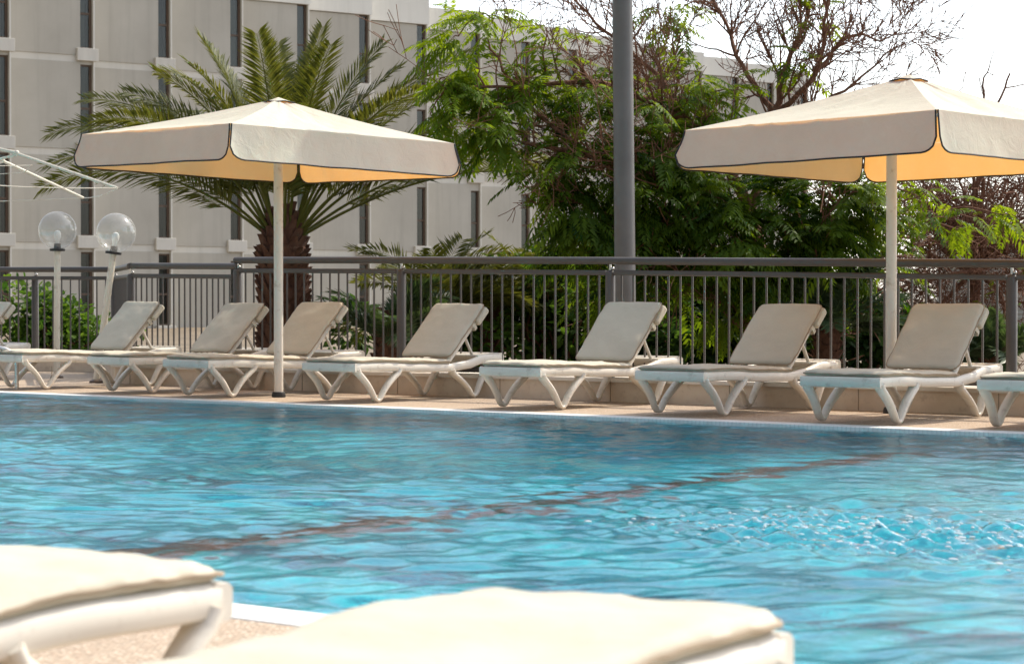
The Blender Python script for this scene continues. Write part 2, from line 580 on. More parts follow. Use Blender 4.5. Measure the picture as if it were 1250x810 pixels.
# churned patch where the water jet enters, lower right of the view
jp = at(1120, 668, 8.8)
ja = (jp - O).dot(U); jb = (jp - O).dot(V)
rr = np.hypot((GA - ja) / 1.1, (GB - jb) / .8)
E = np.exp(-rr ** 2)
for i in range(22):
    lam = .085 * (3.0 ** wr.random()); th = wr.random() * 6.28
    k = 2 * math.pi / lam
    Z += E * .0055 * (lam / .2) ** .9 * np.sin(k * (math.cos(th) * (GA + .5 * warpy) + math.sin(th) * (GB + .5 * warpx)) + wr.random() * 6.28)
na, nb = GA.shape
vs = np.stack([GA.ravel(), GB.ravel(), Z.ravel() + WZ], 1)
idx = np.arange(na * nb).reshape(na, nb)
q = np.stack([idx[:-1, :-1].ravel(), idx[1:, :-1].ravel(), idx[1:, 1:].ravel(), idx[:-1, 1:].ravel()], 1)
wo = np_mesh('pool_water', vs, q, M['water'], smooth=True)
wo.location = O; wo.rotation_euler = (0, 0, -TH); struct(wo)


# white beads standing in for sun glints, and foam, on the jet's churn
fo = MB(); fr_ = random.Random(9)
for _ in range(420):
    a_ = ja + fr_.gauss(0, .55); b_ = jb + fr_.gauss(0, .30)
    i_ = min(na - 1, max(0, int(np.searchsorted(wa, a_)))); j_ = min(nb - 1, max(0, int(np.searchsorted(wb, b_))))
    r_ = fr_.uniform(.003, .009)
    fo.ball((a_, b_, WZ + Z[i_, j_] + r_ * .2), r_, 6, 4, (fr_.uniform(1, 2.4), 1, .7))
fm_ = fo.build('foam_glints', M['foam'], smooth=True); fm_.location = O; fm_.rotation_euler = (0, 0, -TH)
fm_['kind'] = 'stuff'; fm_['label'] = 'white beads for sun glints and foam on the churned water at the right of the pool'; fm_['category'] = 'foam'


# ------------------------------------------------------------------ low kerb wall along the fence
def along(path, off):
    """offset a polyline sideways (to its left)"""
    out = []
    for i, p in enumerate(path):
        d0 = (path[i] - path[i - 1]).normalized() if i else None
        d1 = (path[i + 1] - path[i]).normalized() if i < len(path) - 1 else None
        n0 = Vector((-d0.y, d0.x, 0)) if d0 else None
        n1 = Vector((-d1.y, d1.x, 0)) if d1 else None
        if n0 is None:
            n = n1
        elif n1 is None:
            n = n0
        else:
            n = (n0 + n1).normalized(); n = n / max(.4, n.dot(n1))
        out.append(p + n * off)
    return out


wallpath = [ab(A1, 2.08 + .17), Vector(P0), Vector(LB), Vector(LC), Vector(LD)]


def strip(mb_, path, lo, hi, z0, z1):
    a = along(path, lo); b = along(path, hi)
    n = len(path)
    for i in range(n - 1):
        vs_ = [(a[i].x, a[i].y, z0), (a[i + 1].x, a[i + 1].y, z0), (b[i + 1].x, b[i + 1].y, z0), (b[i].x, b[i].y, z0),
               (a[i].x, a[i].y, z1), (a[i + 1].x, a[i + 1].y, z1), (b[i + 1].x, b[i + 1].y, z1), (b[i].x, b[i].y, z1)]
        fs_ = [(4, 5, 6, 7), (0, 1, 5, 4), (2, 3, 7, 6)]
        if i == 0:
            fs_.append((3, 0, 4, 7))
        if i == n - 2:
            fs_.append((1, 2, 6, 5))
        mb_.add(vs_, fs_)


kw = thing('low_wall', 'low beige stone kerb wall running behind the far loungers under the railing', 'wall')
mb = MB(); strip(mb, wallpath, -.17, .17, -.15, .17); mb.build('wall_body', M['wall'], kw)
mb = MB(); strip(mb, wallpath, -.20, .20, .172, .205); mb.build('coping_stone', M['stonecap'], kw, bevel=.006)
# joints between the facing slabs
mb = MB()
for k in range(-9, 14):
    p = ab(k * 1.22 + .4, 2.08 - .0025)
    mt = Matrix.Translation(p) @ Matrix.Rotation(-TH, 4, 'Z')
    mb.box((-.003, -.002, .0), (.003, .004, .17), mt)
mb.build('joint', M['beige_piping'], kw)


# ------------------------------------------------------------------ railings
def railing(root, posts, zs, counts, skip_post=()):
    for i, (p, z) in enumerate(zip(posts, zs)):
        if i in skip_post:
            continue
        mb = MB()
        h = z - .12
        mb.lathe([(0, 0), (.044, 0), (.044, h - .02), (.038, h - .004), (.02, h + .008), (0, h + .010)], n=16)
        po = mb.build('post', M['rail'], root, smooth=True); po.location = p
        mb = MB()
        mb.tube([(0, 0, h + .004), (0, 0, h + .085)], .012, 8)
        mb.ball((.02, -.012, h + .022), .017, 10, 7)
        b = mb.build('bracket', M['chrome'], po, smooth=True)
    for i in range(len(posts) - 1):
        a, b = posts[i], posts[i + 1]
        za, zb = zs[i], zs[i + 1]
        d = (b - a).normalized()
        mb = MB(); mb.tube([a + Vector((0, 0, za - .03)) - d * .03, b + Vector((0, 0, zb - .03)) + d * .03], .033, 14)
        mb.build('top_rail', M['rail'], root, smooth=True)
        for nm, dz in (('middle_rail', .135), ('bottom_rail', None)):
            mb = MB()
            z0, z1 = (za - dz, zb - dz) if dz else (.14 + .1, .14 + .1)
            mb.sweep([a + d * .045 + Vector((0, 0, z0)), b - d * .045 + Vector((0, 0, z1))], .04, .045, Vector((-d.y, d.x, 0)))
            mb.build(nm, M['rail'], root, smooth=True)
        n = counts[i]
        for k in range(n):
            f = (k + 1) / (n + 1)
            p = a.lerp(b, f); zt = za + (zb - za) * f - .155
            mb = MB(); mb.tube([(0, 0, .24), (0, 0, zt)], .0095, 6, cap=False)
            o = mb.build('baluster', M['rail'], root, smooth=True); o.location = p


fr1 = thing('railing', 'long brown grey metal railing behind the loungers from the palm to the right edge', 'railing')
railing(fr1, [P0, P1, P2, P3, P4], [1.305, 1.285, 1.255, 1.195, 1.15], [18, 19, 30, 26])
fr2 = thing('railing', 'lower brown grey metal railing at the left behind the globe lamps with a folded corner', 'railing')
railing(fr2, [P0 + Vector((-.02, .01, 0)), LB, LC, LD], [1.245, 1.265, 1.27, 1.29], [18, 24, 38], skip_post=(0,))
# extra intermediate post in the far left run
pp = at(43, 0, 27.9); pp.z = 0
mb = MB(); h = 1.16
mb.lathe([(0, 0), (.044, 0), (.044, h - .02), (.038, h - .004), (.02, h + .008), (0, h + .010)], n=16)
po = mb.build('post', M['rail'], fr2, smooth=True); po.location = pp
mb = MB(); mb.tube([(0, 0, h), (0, 0, h + .09)], .012, 8); mb.ball((.02, -.012, h + .022), .017, 10, 7)
mb.build('bracket', M['chrome'], po, smooth=True)


# ------------------------------------------------------------------ sun loungers
LL, LW = 1.90, .65


def zrail(x):
    pts = [(0, .345), (.35, .345), (.75, .325), (1.2, .315), (1.4, .335), (1.66, .385), (LL, .39)]
    for (x0, z0), (x1, z1) in zip(pts, pts[1:]):
        if x <= x1:
            t = (x - x0) / (x1 - x0); t = t * t * (3 - 2 * t)
            return z0 + (z1 - z0) * t
    return pts[-1][1]


def cushion_mesh(L, Wd, T, place, seed, nx=44, ny=20, wrin=.006, p=6):
    """pillow like pad; place(x,y,z)->Vector. x in 0..L, y in -W/2..W/2"""
    r = random.Random(seed); off = Vector((r.random() * 50, r.random() * 50, r.random() * 50))
    mb = MB()
    sx = [-math.cos(math.pi * i / nx) for i in range(nx + 1)]
    sy = [-math.cos(math.pi * i / ny) for i in range(ny + 1)]
    sx = [.55 * a + .45 * (2 * i / nx - 1) for i, a in enumerate(sx)]
    sy = [.55 * a + .45 * (2 * i / ny - 1) for i, a in enumerate(sy)]
    rc = .05
    grid = {}
    vs, fs = [], []
    for side in (1, -1):
        for i in range(nx + 1):
            for j in range(ny + 1):
                edge = i in (0, nx) or j in (0, ny)
                if side == -1 and edge:
                    grid[(side, i, j)] = grid[(1, i, j)]; continue
                x, y = sx[i] * L / 2, sy[j] * Wd / 2
                # rounded corners
                ax, ay = abs(x) - (L / 2 - rc), abs(y) - (Wd / 2 - rc)
                if ax > 0 and ay > 0:
                    m = max(ax, ay); h = math.hypot(ax, ay)
                    s = m / h
                    x = math.copysign(L / 2 - rc + ax * s, x); y = math.copysign(Wd / 2 - rc + ay * s, y)
                e = ((1 - abs(sx[i]) ** (p * 3)) * (1 - abs(sy[j]) ** (p * 1.6))) ** .30 if not edge else 0
                q = Vector((x * 5, y * 5, 0)) + off
                w = mnoise.noise(q) * wrin * 1.6 + mnoise.noise(q * 3.1) * wrin * .6
                nearedge = max(abs(sx[i]) ** 20, abs(sy[j]) ** 8)
                w += nearedge * mnoise.noise(Vector((x * 22, y * 22, 3)) + off) * wrin * .9
                z = side * T / 2 * e + w * (.35 + .65 * (side > 0)) * (1 if not edge else .5)
                if edge:
                    x += math.copysign(abs(mnoise.noise(q * 2.3)) * .008, x) if i in (0, nx) else 0
                    y += mnoise.noise(q * 2.3) * .006 if j in (0, ny) else 0
                grid[(side, i, j)] = len(vs)
                vs.append(place(x + L / 2, y, z))
        for i in range(nx):
            for j in range(ny):
                f = (grid[(side, i, j)], grid[(side, i + 1, j)], grid[(side, i + 1, j + 1)], grid[(side, i, j + 1)])
                fs.append(f if side > 0 else f[::-1])
    mb.add(vs, fs)
    ring = [(i, 0) for i in range(nx)] + [(nx, j) for j in range(ny)] + [(i, ny) for i in range(nx, 0, -1)] + [(0, j) for j in range(ny, 0, -1)]
    loop = [Vector(vs[grid[(1, i, j)]]) for i, j in ring]
    return mb, loop


def make_lounger(deg=46, seed=3, wrin=.006):
    root = thing('sun_lounger', '', 'sun lounger')
    hw = LW / 2 - .03
    fr = MB()
    for s in (-1, 1):
        xs = [0.015 + (LL - .03) * i / 26 for i in range(27)]
        fr.sweep([(x, s * hw, zrail(x) - .036) for x in xs], .052, .072, (0, 1, 0), .2)
    # foot beam, gently bowed, and head beam with its drop apron
    fr.sweep([(.0 + .015 * abs(t) ** 2, t * (hw + .026), .345 - .038) for t in [i / 8 - 1 for i in range(17)]], .055, .076, (1, 0, 0), .2)
    fr.sweep([(LL - .02 - .02 * abs(t) ** 3, t * (hw + .026), zrail(LL) - .045) for t in [i / 8 - 1 for i in range(17)]], .07, .11, (1, 0, 0), .3)
    fr.sweep([(1.73, t * hw, zrail(1.73) - .012) for t in (-1, 0, 1)], .30, .022, (1, 0, 0), .2)
    for x in (.22, .40, .58, .76, .94, 1.08):
        fr.sweep([(x, t * hw, zrail(x) - .012) for t in (-1, 1)], .13, .018, (1, 0, 0), .2)
    fr.sweep([(1.18, t * hw, zrail(1.18) - .045) for t in (-1, 1)], .05, .05, (1, 0, 0), .3)
    fr.build('frame', M['plastic'], root, smooth=True, angle=50)

    def leg(x0, xb, x1, s):
        mb = MB()
        y0, yb = s * hw, s * (hw + .015)
        za, zb = zrail(x0) - .05, zrail(x1) - .05
        def arc(k):
            return Vector((xb - .055 + .11 * k, yb, .022 + .05 * (2 * k - 1) ** 2))
        pts = [Vector((x0, y0, za)), Vector((x0 + .02, y0, za - .035))]
        e = arc(0)
        for i in range(1, 7):
            f = i / 7
            p_ = Vector((x0 + .02, y0, za - .035)).lerp(e, f); p_.x += .018 * math.sin(f * math.pi)
            pts.append(p_)
        pts += [arc(k / 6) for k in range(7)]
        e2 = Vector((x1 - .02, y0, zb - .035))
        for i in range(1, 7):
            f = i / 7
            p_ = arc(1).lerp(e2, f); p_.x -= .018 * math.sin(f * math.pi)
            pts.append(p_)
        pts += [e2, Vector((x1, y0, zb))]
        n = len(pts)
        ws = [.054 + .028 * abs(2 * i / (n - 1) - 1) for i in range(n)]
        mb.sweep(pts, ws, [.028 + .010 * abs(2 * i / (n - 1) - 1) for i in range(n)], (0, 1, 0), .28)
        mb.build('leg', M['plastic'], root, smooth=True, angle=50)
    for s in (-1, 1):
        leg(.03, .27, .55, s)
        leg(1.22, 1.50, 1.76, s)

    # raised back: hollow frame, slats and prop
    xh, zh = 1.22, .325
    ang = R(deg)
    BL = .64
    e1 = Vector((math.cos(ang), 0, math.sin(ang))); e2 = Vector((-math.sin(ang), 0, math.cos(ang)))
    H = Vector((xh, 0, zh))
    bw = LW / 2 - .075
    mb = MB()
    loop = []
    for s in (-1, 1):
        seq = [H + e1 * (BL * i / 10) + Vector((0, s * bw, 0)) for i in range(11)]
        mb.sweep(seq, .05, .045, (0, 1, 0), .35)
    mb.sweep([H + e1 * (BL - .02) + Vector((0, t * (bw + .02), 0)) for t in [i / 6 - 1 for i in range(13)]], .05, .05, e1, .35)
    for k in range(5):
        mb.sweep([H + e1 * (.10 + .11 * k) + Vector((0, t * bw, 0)) for t in (-1, 1)], .07, .02, e1, .2)
    mb.build('backrest_frame', M['plastic'], root, smooth=True, angle=50)
    mb = MB()
    for s in (-1, 1):
        a = H + e1 * .36 + Vector((0, s * (bw - .05), 0)) - e2 * .03
        mb.sweep([a, Vector((1.62, s * (bw - .05), zrail(1.62) - .02))], .03, .022, (0, 1, 0), .3)
    mb.sweep([Vector((1.62, t * (bw - .05), zrail(1.62) - .02)) for t in (-1, 1)], .03, .03, (1, 0, 0), .3)
    mb.build('back_prop', M['plastic'], root, smooth=True)
    # pads
    T = .048
    sc, lp = cushion_mesh(1.225, LW - .008, T, lambda x, y, z: Vector((x - .006, y, zrail(x - .006) + T * .42 + z)), seed, wrin=wrin)
    so_ = sc.build('seat_cushion', M['cushion'], root, smooth=True, angle=80)
    mb = MB(); mb.tube(lp, .0055, 6, closed=True); mb.build('seam', M['beige_piping'], so_, smooth=True)
    bc, lp = cushion_mesh(BL + .02, LW - .04, T, lambda x, y, z: H + e1 * (x + .02) + e2 * (.026 + T * .5 + z) + Vector((0, y, 0)), seed + 50, nx=30, wrin=wrin)
    bo = bc.build('back_cushion', M['cushion'], root, smooth=True, angle=80)
    mb = MB(); mb.tube(lp, .0055, 6, closed=True); mb.build('seam', M['beige_piping'], bo, smooth=True)
    # pocket that pulls over the top of the back, with two straps round the tube
    mb = MB()
    PM = Matrix(((e1.x, 0, e2.x, H.x), (0, 1, 0, 0), (e1.z, 0, e2.z, H.z), (0, 0, 0, 1)))
    mb.box((BL - .15, -(LW / 2 - .012), -.036), (BL + .036, LW / 2 - .012, .030), PM)
    po_ = mb.build('pocket', M['cushion'], bo, smooth=True, angle=80, bevel=.018)
    for s in (-1, 1):
        mb = MB()
        for dx in (.20,):
            y = s * (LW / 2 - .048)
            c0 = H + e1 * (BL - dx) + Vector((0, y, 0))
            ring_ = [c0 + e2 * a + Vector((0, b, 0)) for a, b in ((.05, .0), (.045, .022 * s), (.0, .030 * s), (-.026, .022 * s), (-.028, -.02 * s))]
            mb.sweep(ring_, .035, .006, e1, .2)
        mb.build('strap', M['cushion'], bo, smooth=True)
    return root


GRP_L = 'cushioned sun loungers along the far side of the pool'
lspec = [  # foot left corner X, Y, yaw(theta), label
    (-7.02, 23.9, 38, 'white lounger cut off by the left edge, only its raised back and head end showing'),
    (-5.2, 22.3, 45, 'cream cushioned lounger whose raised back stands beside the foot of the leaning globe lamp'),
    (-4.02, 21.36, 43, 'cream cushioned lounger with its back just left of the left parasol pole'),
    (-3.17, 20.5, 43, 'cream cushioned lounger with its back just right of the left parasol pole'),
    (-1.81, 19.5, 41, 'cream cushioned lounger with tan back in front of the spiky shrubs by a railing post'),
    (-.26, 18.3, 40.5, 'cream cushioned lounger whose raised back stands in front of the tall grey mast'),
    (.95, 17.3, 40.5, 'cream cushioned lounger standing between the grey mast and the right parasol pole'),
    (2.07, 16.15, 38.3, 'cream cushioned lounger with its back just right of the right parasol pole'),
    (3.19, 15.43, 38, 'cream cushioned lounger cut by the right edge, only its foot end and legs showing'),
]


def foot_origin(X, Y, th):
    # local x = axis, local y left; foot-left corner is local (0, +LW/2)
    left = Vector((-math.cos(th), math.sin(th), 0))
    return Vector((X, Y, 0)) - left * (LW / 2)


lproto = None
for i, (X, Y, tdeg, lab) in enumerate(lspec):
    th = R(tdeg); loc = foot_origin(X, Y, th); rz = math.pi / 2 - th
    lo_ = make_lounger(46 + (0, 1, -1, .5, -1, 1.5, -.5, .5, 0)[i], 3 + i, .006 + .0012 * (i % 3))
    lo_.location = loc; lo_.rotation_euler = (0, 0, rz); lo_['label'] = lab; lo_['group'] = GRP_L
# the two near ones: the same make facing the water, feet towards the pool
GRP_N = 'blurred loungers on the near side of the pool'


def near_lounger(X, Y, tdeg, lab):
    """(X,Y) = foot corner on the right as seen; the axis runs back towards the camera's lower left"""
    th = R(tdeg)
    axis = Vector((-math.sin(th), -math.cos(th), 0))
    rz = math.atan2(axis.y, axis.x)
    left = Vector((-axis.y, axis.x, 0))          # local +y
    loc = Vector((X, Y, 0)) - left * (LW / 2)
    lo_ = make_lounger(5, int(tdeg), .010)
    lo_.location = loc; lo_.rotation_euler = (0, 0, rz); lo_['label'] = lab; lo_['group'] = GRP_N


near_lounger(-.56, 4.45, 36, 'large blurred cream lounger foot filling the bottom left corner beside the pebble deck')
near_lounger(.47, 3.78, 32, 'closest blurred cream lounger, its cushion spreading across the bottom centre')


# ------------------------------------------------------------------ parasols
def make_parasol(loc, zc, zap, Sd, tilt, label, seed, rz=0.0, sh=0.0, ax_=0.0):
    root = thing('parasol', label, 'parasol', loc, 0, 'square cream parasols beside the pool')
    r = random.Random(seed); off = Vector((seed * 7.3, 2.1, 5))
    mb = MB(); mb.tube([(0, 0, .03), (0, 0, zap - .06)], .042, 18); mb.build('pole', M['pole'], root, smooth=True)
    mb = MB(); mb.lathe([(0, 0), (.062, 0), (.064, .02), (.056, .045), (.046, .05), (0, .05)], n=18)
    mb.build('foot_sleeve', M['dark'], root, smooth=True)
    hd = Sd / math.sqrt(2)
    cs = [Vector((sh + hd * math.cos(rz + a), hd * math.sin(rz + a), 0)) for a in (-math.pi / 2, 0, math.pi / 2, math.pi)]   # near, right, far, left
    tz = lambda p: zc + tilt[0] * p.x + tilt[1] * p.y
    for c_ in cs:
        c_.z = tz(c_)
    ap = Vector((ax_, 0, zap))
    N = 22
    # roof: four cloth panels sagging a little between the ribs
    mb = MB()
    for k in range(4):
        a, b = cs[k], cs[(k + 1) % 4]
        vs_, fs_ = [], []
        for i in range(N + 1):
            f = .06 + .94 * i / N
            for j in range(N + 1):
                g_ = j / N
                e = a.lerp(b, g_)
                e = e + (Vector((0, 0, e.z)) - e) * (.012 * math.sin(math.pi * g_))   # edge bows in
                p = ap.lerp(e, f)
                sag = -.05 * math.sin(math.pi * f) * (.35 + .65 * math.sin(math.pi * g_))
                w = mnoise.noise(Vector((f * 2.2, g_ * 9 * (.4 + f), k * 3.7)) + off) * .026 * math.sin(math.pi * g_) * math.sin(math.pi * min(1, f * .98))
                w += mnoise.noise(Vector((f * 3, g_ * 24, k * 1.7)) + off) * .013 * math.sin(math.pi * g_)
                vs_.append(p + Vector((0, 0, sag + w)))
        for i in range(N):
            for j in range(N):
                q_ = i * (N + 1) + j
                fs_.append((q_, q_ + N + 1, q_ + N + 2, q_ + 1))
        mb.add(vs_, fs_)
    mb.build('canopy', M['canopy'], root, smooth=True, angle=25)
    # small vent cap over the apex, black bound
    mb = MB()
    cap = []
    for k in range(4):
        d = (cs[k] - Vector((0, 0, cs[k].z))).normalized()
        cap.append(d * .15 + Vector((ax_, 0, zap - .04)))
    top = Vector((ax_, 0, zap + .012))
    for k in range(4):
        a, b = cap[k], cap[(k + 1) % 4]
        m_ = (a + b) / 2 + Vector((0, 0, .012))
        mb.add([top, a, m_, b], [(0, 1, 2), (0, 2, 3)])
    vc = mb.build('vent_cap', M['canopy'], root)
    mb = MB()
    for k in range(4):
        a, b = cap[k], cap[(k + 1) % 4]
        mb.tube([a, (a + b) / 2 + Vector((0, 0, .012)), b], .006, 6)
    mb.build('binding', M['piping'], vc, smooth=True)
    # valances
    VH = .30
    for k in range(4):
        a, b = cs[k], cs[(k + 1) % 4]
        ed = (b - a); Ln = ed.length; ed = ed / Ln
        out = Vector((ed.y, -ed.x, 0)).normalized()
        if out.dot(a + b) < 0:
            out = -out
        NX, NZ = 48, 10
        def hang(s):              # rounded lower corners
            t_ = min(s, 1 - s) * Ln
            rc = .13
            return VH if t_ > rc else VH * (.64 + .36 * math.sqrt(max(0, 1 - (1 - t_ / rc) ** 2)))
        vs_, fs_, rim = [], [], []
        for i in range(NX + 1):
            f_ = i / NX; s = .5 - .5 * math.cos(math.pi * f_); s = .5 * s + .5 * f_
            s2 = .005 + s * .990
            e = a.lerp(b, s2)
            h_ = hang(s)
            c_w = max(0.0, 1 - min(s2, 1 - s2) * Ln / .30) ** 1.0
            cdir = ((a if s2 < .5 else b) - Vector((sh, 0, 0))); cdir.z = 0; cdir.normalize()
            outv = out.lerp(cdir, c_w)
            for j in range(NZ + 1):
                t_ = j / NZ
                fl = .05 * t_ ** 1.3 + .034 * t_ * mnoise.noise(Vector((s * 6.5, k * 9.1, t_ * .6)) + off) + .012 * t_ * mnoise.noise(Vector((s * 19, k * 3.1, t_ * .8)) + off) + .02 * t_ * math.sin(s * 9 + k * 2 + seed)
                inset = (.018 + .02 * math.sin(t_ * 3.0)) * (1 if s < .03 else (-1 if s > .97 else 0))
                vs_.append(e + outv * fl + Vector((0, 0, -h_ * t_ + .004 * mnoise.noise(Vector((s * 8, k, 0)) + off))))
        for i in range(NX):
            for j in range(NZ):
                q_ = i * (NZ + 1) + j
                fs_.append((q_, q_ + NZ + 1, q_ + NZ + 2, q_ + 1))
        mb = MB(); mb.add(vs_, fs_)
        vo = mb.build('valance', M['canopy'], root, smooth=True, angle=60)
        rim = [Vector(vs_[j]) for j in range(NZ + 1)] + [Vector(vs_[i * (NZ + 1) + NZ]) for i in range(1, NX)] + [Vector(vs_[NX * (NZ + 1) + j]) for j in range(NZ, -1, -1)]
        mb = MB(); mb.tube(rim, .0068, 6); mb.build('piping', M['piping'], vo, smooth=True)
    # wooden/metal ribs and hub under the cloth
    hub = zap - .30
    mb = MB(); mb.lathe([(.032, hub - .06), (.06, hub - .05), (.06, hub + .03), (.032, hub + .04)], n=14); mb.build('hub', M['pole'], root, smooth=True)
    for k in range(8):
        e = cs[k // 2] if k % 2 == 0 else (cs[k // 2] + cs[(k // 2 + 1) % 4]) / 2
        e = Vector(e)
        mb = MB(); mb.tube([ap - Vector((0, 0, .09)), (ap - Vector((0, 0, .06))).lerp(e, .5) - Vector((0, 0, .09)), e - Vector((0, 0, .04))], .011, 6)
        mb.tube([Vector((0, 0, hub)), Vector((0, 0, zap - .03)).lerp(e, .45) - Vector((0, 0, .10))], .009, 6)
        mb.build('rib', M['pole'], root, smooth=True)
    return root


make_parasol(at(340, 0, 20.4).xy.to_3d(), 2.33, 2.70, 2.42, (-.03, -.005), 'square cream parasol standing in front of the palm at the left of the lounger row', 1, -.07, -.10)
make_parasol(at(1088, 0, 17.6).xy.to_3d(), 2.205, 2.63, 2.35, (0.0, -.015), 'square cream parasol in front of the bare branched tree, cut off by the right edge', 2, 0.0, .04, .13)


# bare frame of a third parasol at the left edge
def bare_frame():
    hubp = Vector((-6.28, 23.0, 0))
    root = thing('bare_parasol', 'bare white parasol skeleton of ribs and wires without its cloth at the left edge', 'parasol', hubp)
    mb = MB(); mb.tube([(0, 0, 0), (0, 0, 2.68)], .03, 14); mb.build('pole', M['whitepole'], root, smooth=True)
    mb = MB(); mb.lathe([(0, 0), (.2, 0), (.2, .06), (.05, .08), (.031, .1)], n=18); mb.build('base_plate', M['dark'], root, smooth=True)
    tips = []
    a0 = math.atan2(22.54 - hubp.y, -3.934 - hubp.x)
    for k in range(6):
        a = a0 + k * math.pi / 3
        d = Vector((math.cos(a), math.sin(a), 0))
        tip = d * 2.38 + Vector((0, 0, 1.994)); kn = d * 1.31 + Vector((0, 0, 2.36)); top = Vector((0, 0, 2.64))
        tips.append(tip)
        mb = MB(); mb.tube([top, kn], .019, 8); mb.tube([kn - d * .02, tip], .016, 8); mb.ball(kn, .026, 8, 6)
        mb.build('rib', M['whitepole'], root, smooth=True)
        mb = MB(); mb.tube([Vector((0, 0, 2.06)), kn - Vector((0, 0, .02))], .013, 8)
        mb.build('strut', M['whitepole'], root, smooth=True)
    for k in range(6):
        mb = MB()
        a, b = tips[k], tips[(k + 1) % 6]
        mb.tube([a.lerp(b, t) - Vector((0, 0, .03 * math.sin(math.pi * t))) for t in (0, .25, .5, .75, 1)], .005, 5)
        a, b = a * .62 + Vector((0, 0, .38 * 2.62)), tips[(k + 1) % 6] * .62 + Vector((0, 0, .38 * 2.62))
        mb.tube([a.lerp(b, t) - Vector((0, 0, .03 * math.sin(math.pi * t))) for t in (0, .25, .5, .75, 1)], .004, 5)
        mb.build('wire', M['whitepole'], root, smooth=True)


bare_frame()


# ------------------------------------------------------------------ globe lamps
def globe_lamp(base, top, rad, label):
    root = thing('globe_lamp', label, 'lamp', base, 0, 'clear globe lamps at the left')
    t = Vector(top) - Vector(base); q_ = t.to_track_quat('Z', 'Y')
    Mx = q_.to_matrix().to_4x4(); h = t.length
    mb = MB(); mb.tube([Mx @ Vector((0, 0, z)) for z in (0.01, h * .5, h - rad * 1.06)], .036, 14)
    mb.build('pole', M['whitepole'], root, smooth=True)
    mb = MB(); mb.lathe([(0, 0), (.075, 0), (.07, .02), (.04, .035), (0, .035)], n=16); mb.build('base_flange', M['frame'], root, smooth=True)
    c0 = h - rad * 1.06
    mb = MB(); mb.lathe([(0, c0 - .01), (.084, c0 - .008), (.086, c0 + .018), (.04, c0 + .022), (.036, c0 + .075), (0, c0 + .075)], n=18, M=Mx.to_3x3())
    mb.build('collar', M['dark'], root, smooth=True)
    mb = MB(); mb.lathe([(.018, c0 + .07), (.022, c0 + .10), (.038, c0 + .15), (.040, c0 + .18), (.028, c0 + .215), (0, c0 + .225)], n=14, M=Mx.to_3x3())
    mb.build('bulb', M['bulb'], root, smooth=True)
    mb = MB(); mb.ball(Mx @ Vector((0, 0, h)), rad, 36, 24)
    mb.build('globe', M['globe'], root, smooth=True)


globe_lamp(at(69, 0, 25.2).xy.to_3d(), at(70.5, 281, 25.2), .212, 'clear globe lamp on an upright white pole near the left edge')
globe_lamp(at(117, 0, 23.8).xy.to_3d(), at(142, 284, 23.8), .208, 'clear globe lamp on a leaning white pole')

# tall grey mast beyond the railing
mp = at(764.5, 0, 21.4); mp.z = 0
mroot = thing('lighting_mast', 'tall grey metal mast rising out of the frame just behind the railing', 'mast', mp)
mb = MB()
lean = (at(760, 0, 21.4) - at(764.5, 420, 21.4)).x / (at(0, 0, 21.4).z - at(0, 420, 21.4).z)
mb.tube([(lean * z, 0, z) for z in (-.16, 1.0, 2.2, 3.4, 4.6, 6.0)], [.102, .1, .098, .096, .094, .092], 24)
mb.build('shaft', M['mast'], mroot, smooth=True)
mb = MB(); mb.box((-.2, -.2, -.16), (.2, .2, -.12)); mb.build('base_plate', M['mast'], mroot, bevel=.004)

# pool handrail at the left edge
hr = thing('pool_handrail', 'bent chrome pool handrail at the left edge of the far side', 'handrail')
for da in (0, -.55):
    b0 = at(20, 0, 22.15); b0.z = 0
    b0 = b0 + U * da
    mb = MB()
    pts = [b0 + Vector((0, 0, z)) for z in (0, .1, .2, .26)]
    for k in range(1, 9):
        a = k / 8 * math.pi / 2
        pts.append(b0 + Vector((0, 0, .26)) + Vector((0, 0, .15 * math.sin(a))) - V * (.15 * (1 - math.cos(a))) - U * .12 * (1 - math.cos(a)))
    e = pts[-1]
    pts += [e - V * .15 - U * .1, e - V * .30 - U * .2 - Vector((0, 0, .03)), e - V * .42 - U * .25 - Vector((0, 0, .14)), e - V * .46 - U * .26 - Vector((0, 0, .5))]
    mb.tube(pts, .021, 12)
    mb.build('rail', M['chrome'], hr, smooth=True)


# ------------------------------------------------------------------ the hotel behind
BA = Vector((.808, .589, 0)); BP = Vector((-.589, .808, 0))
B0 = Vector((-16.02, 72.1, 0))
BM = Matrix(((BA.x, BP.x, 0, B0.x), (BA.y, BP.y, 0, B0.y), (0, 0, 1, 0), (0, 0, 0, 1)))
hotel = thing('hotel_building', 'pale grey stepped hotel block with narrow dark windows behind the palm', 'building')
hotel.matrix_world = BM
BAY, STEP, PAN = 3.46, 1.24, 2.39
SL = [-.5, 2.47, 5.52, 8.57]            # bottoms of the floor slabs
TOP = 11.62
NB0, NB1 = -2, 15
WX0, WX1 = PAN + .03, PAN + .47              # the window at the right end of each bay


def hpart(name, lo, hi, mat, bevel=0.0):
    mb_ = MB(); mb_.box(lo, hi)
    return mb_.build(name, mat, hotel, bevel=bevel)


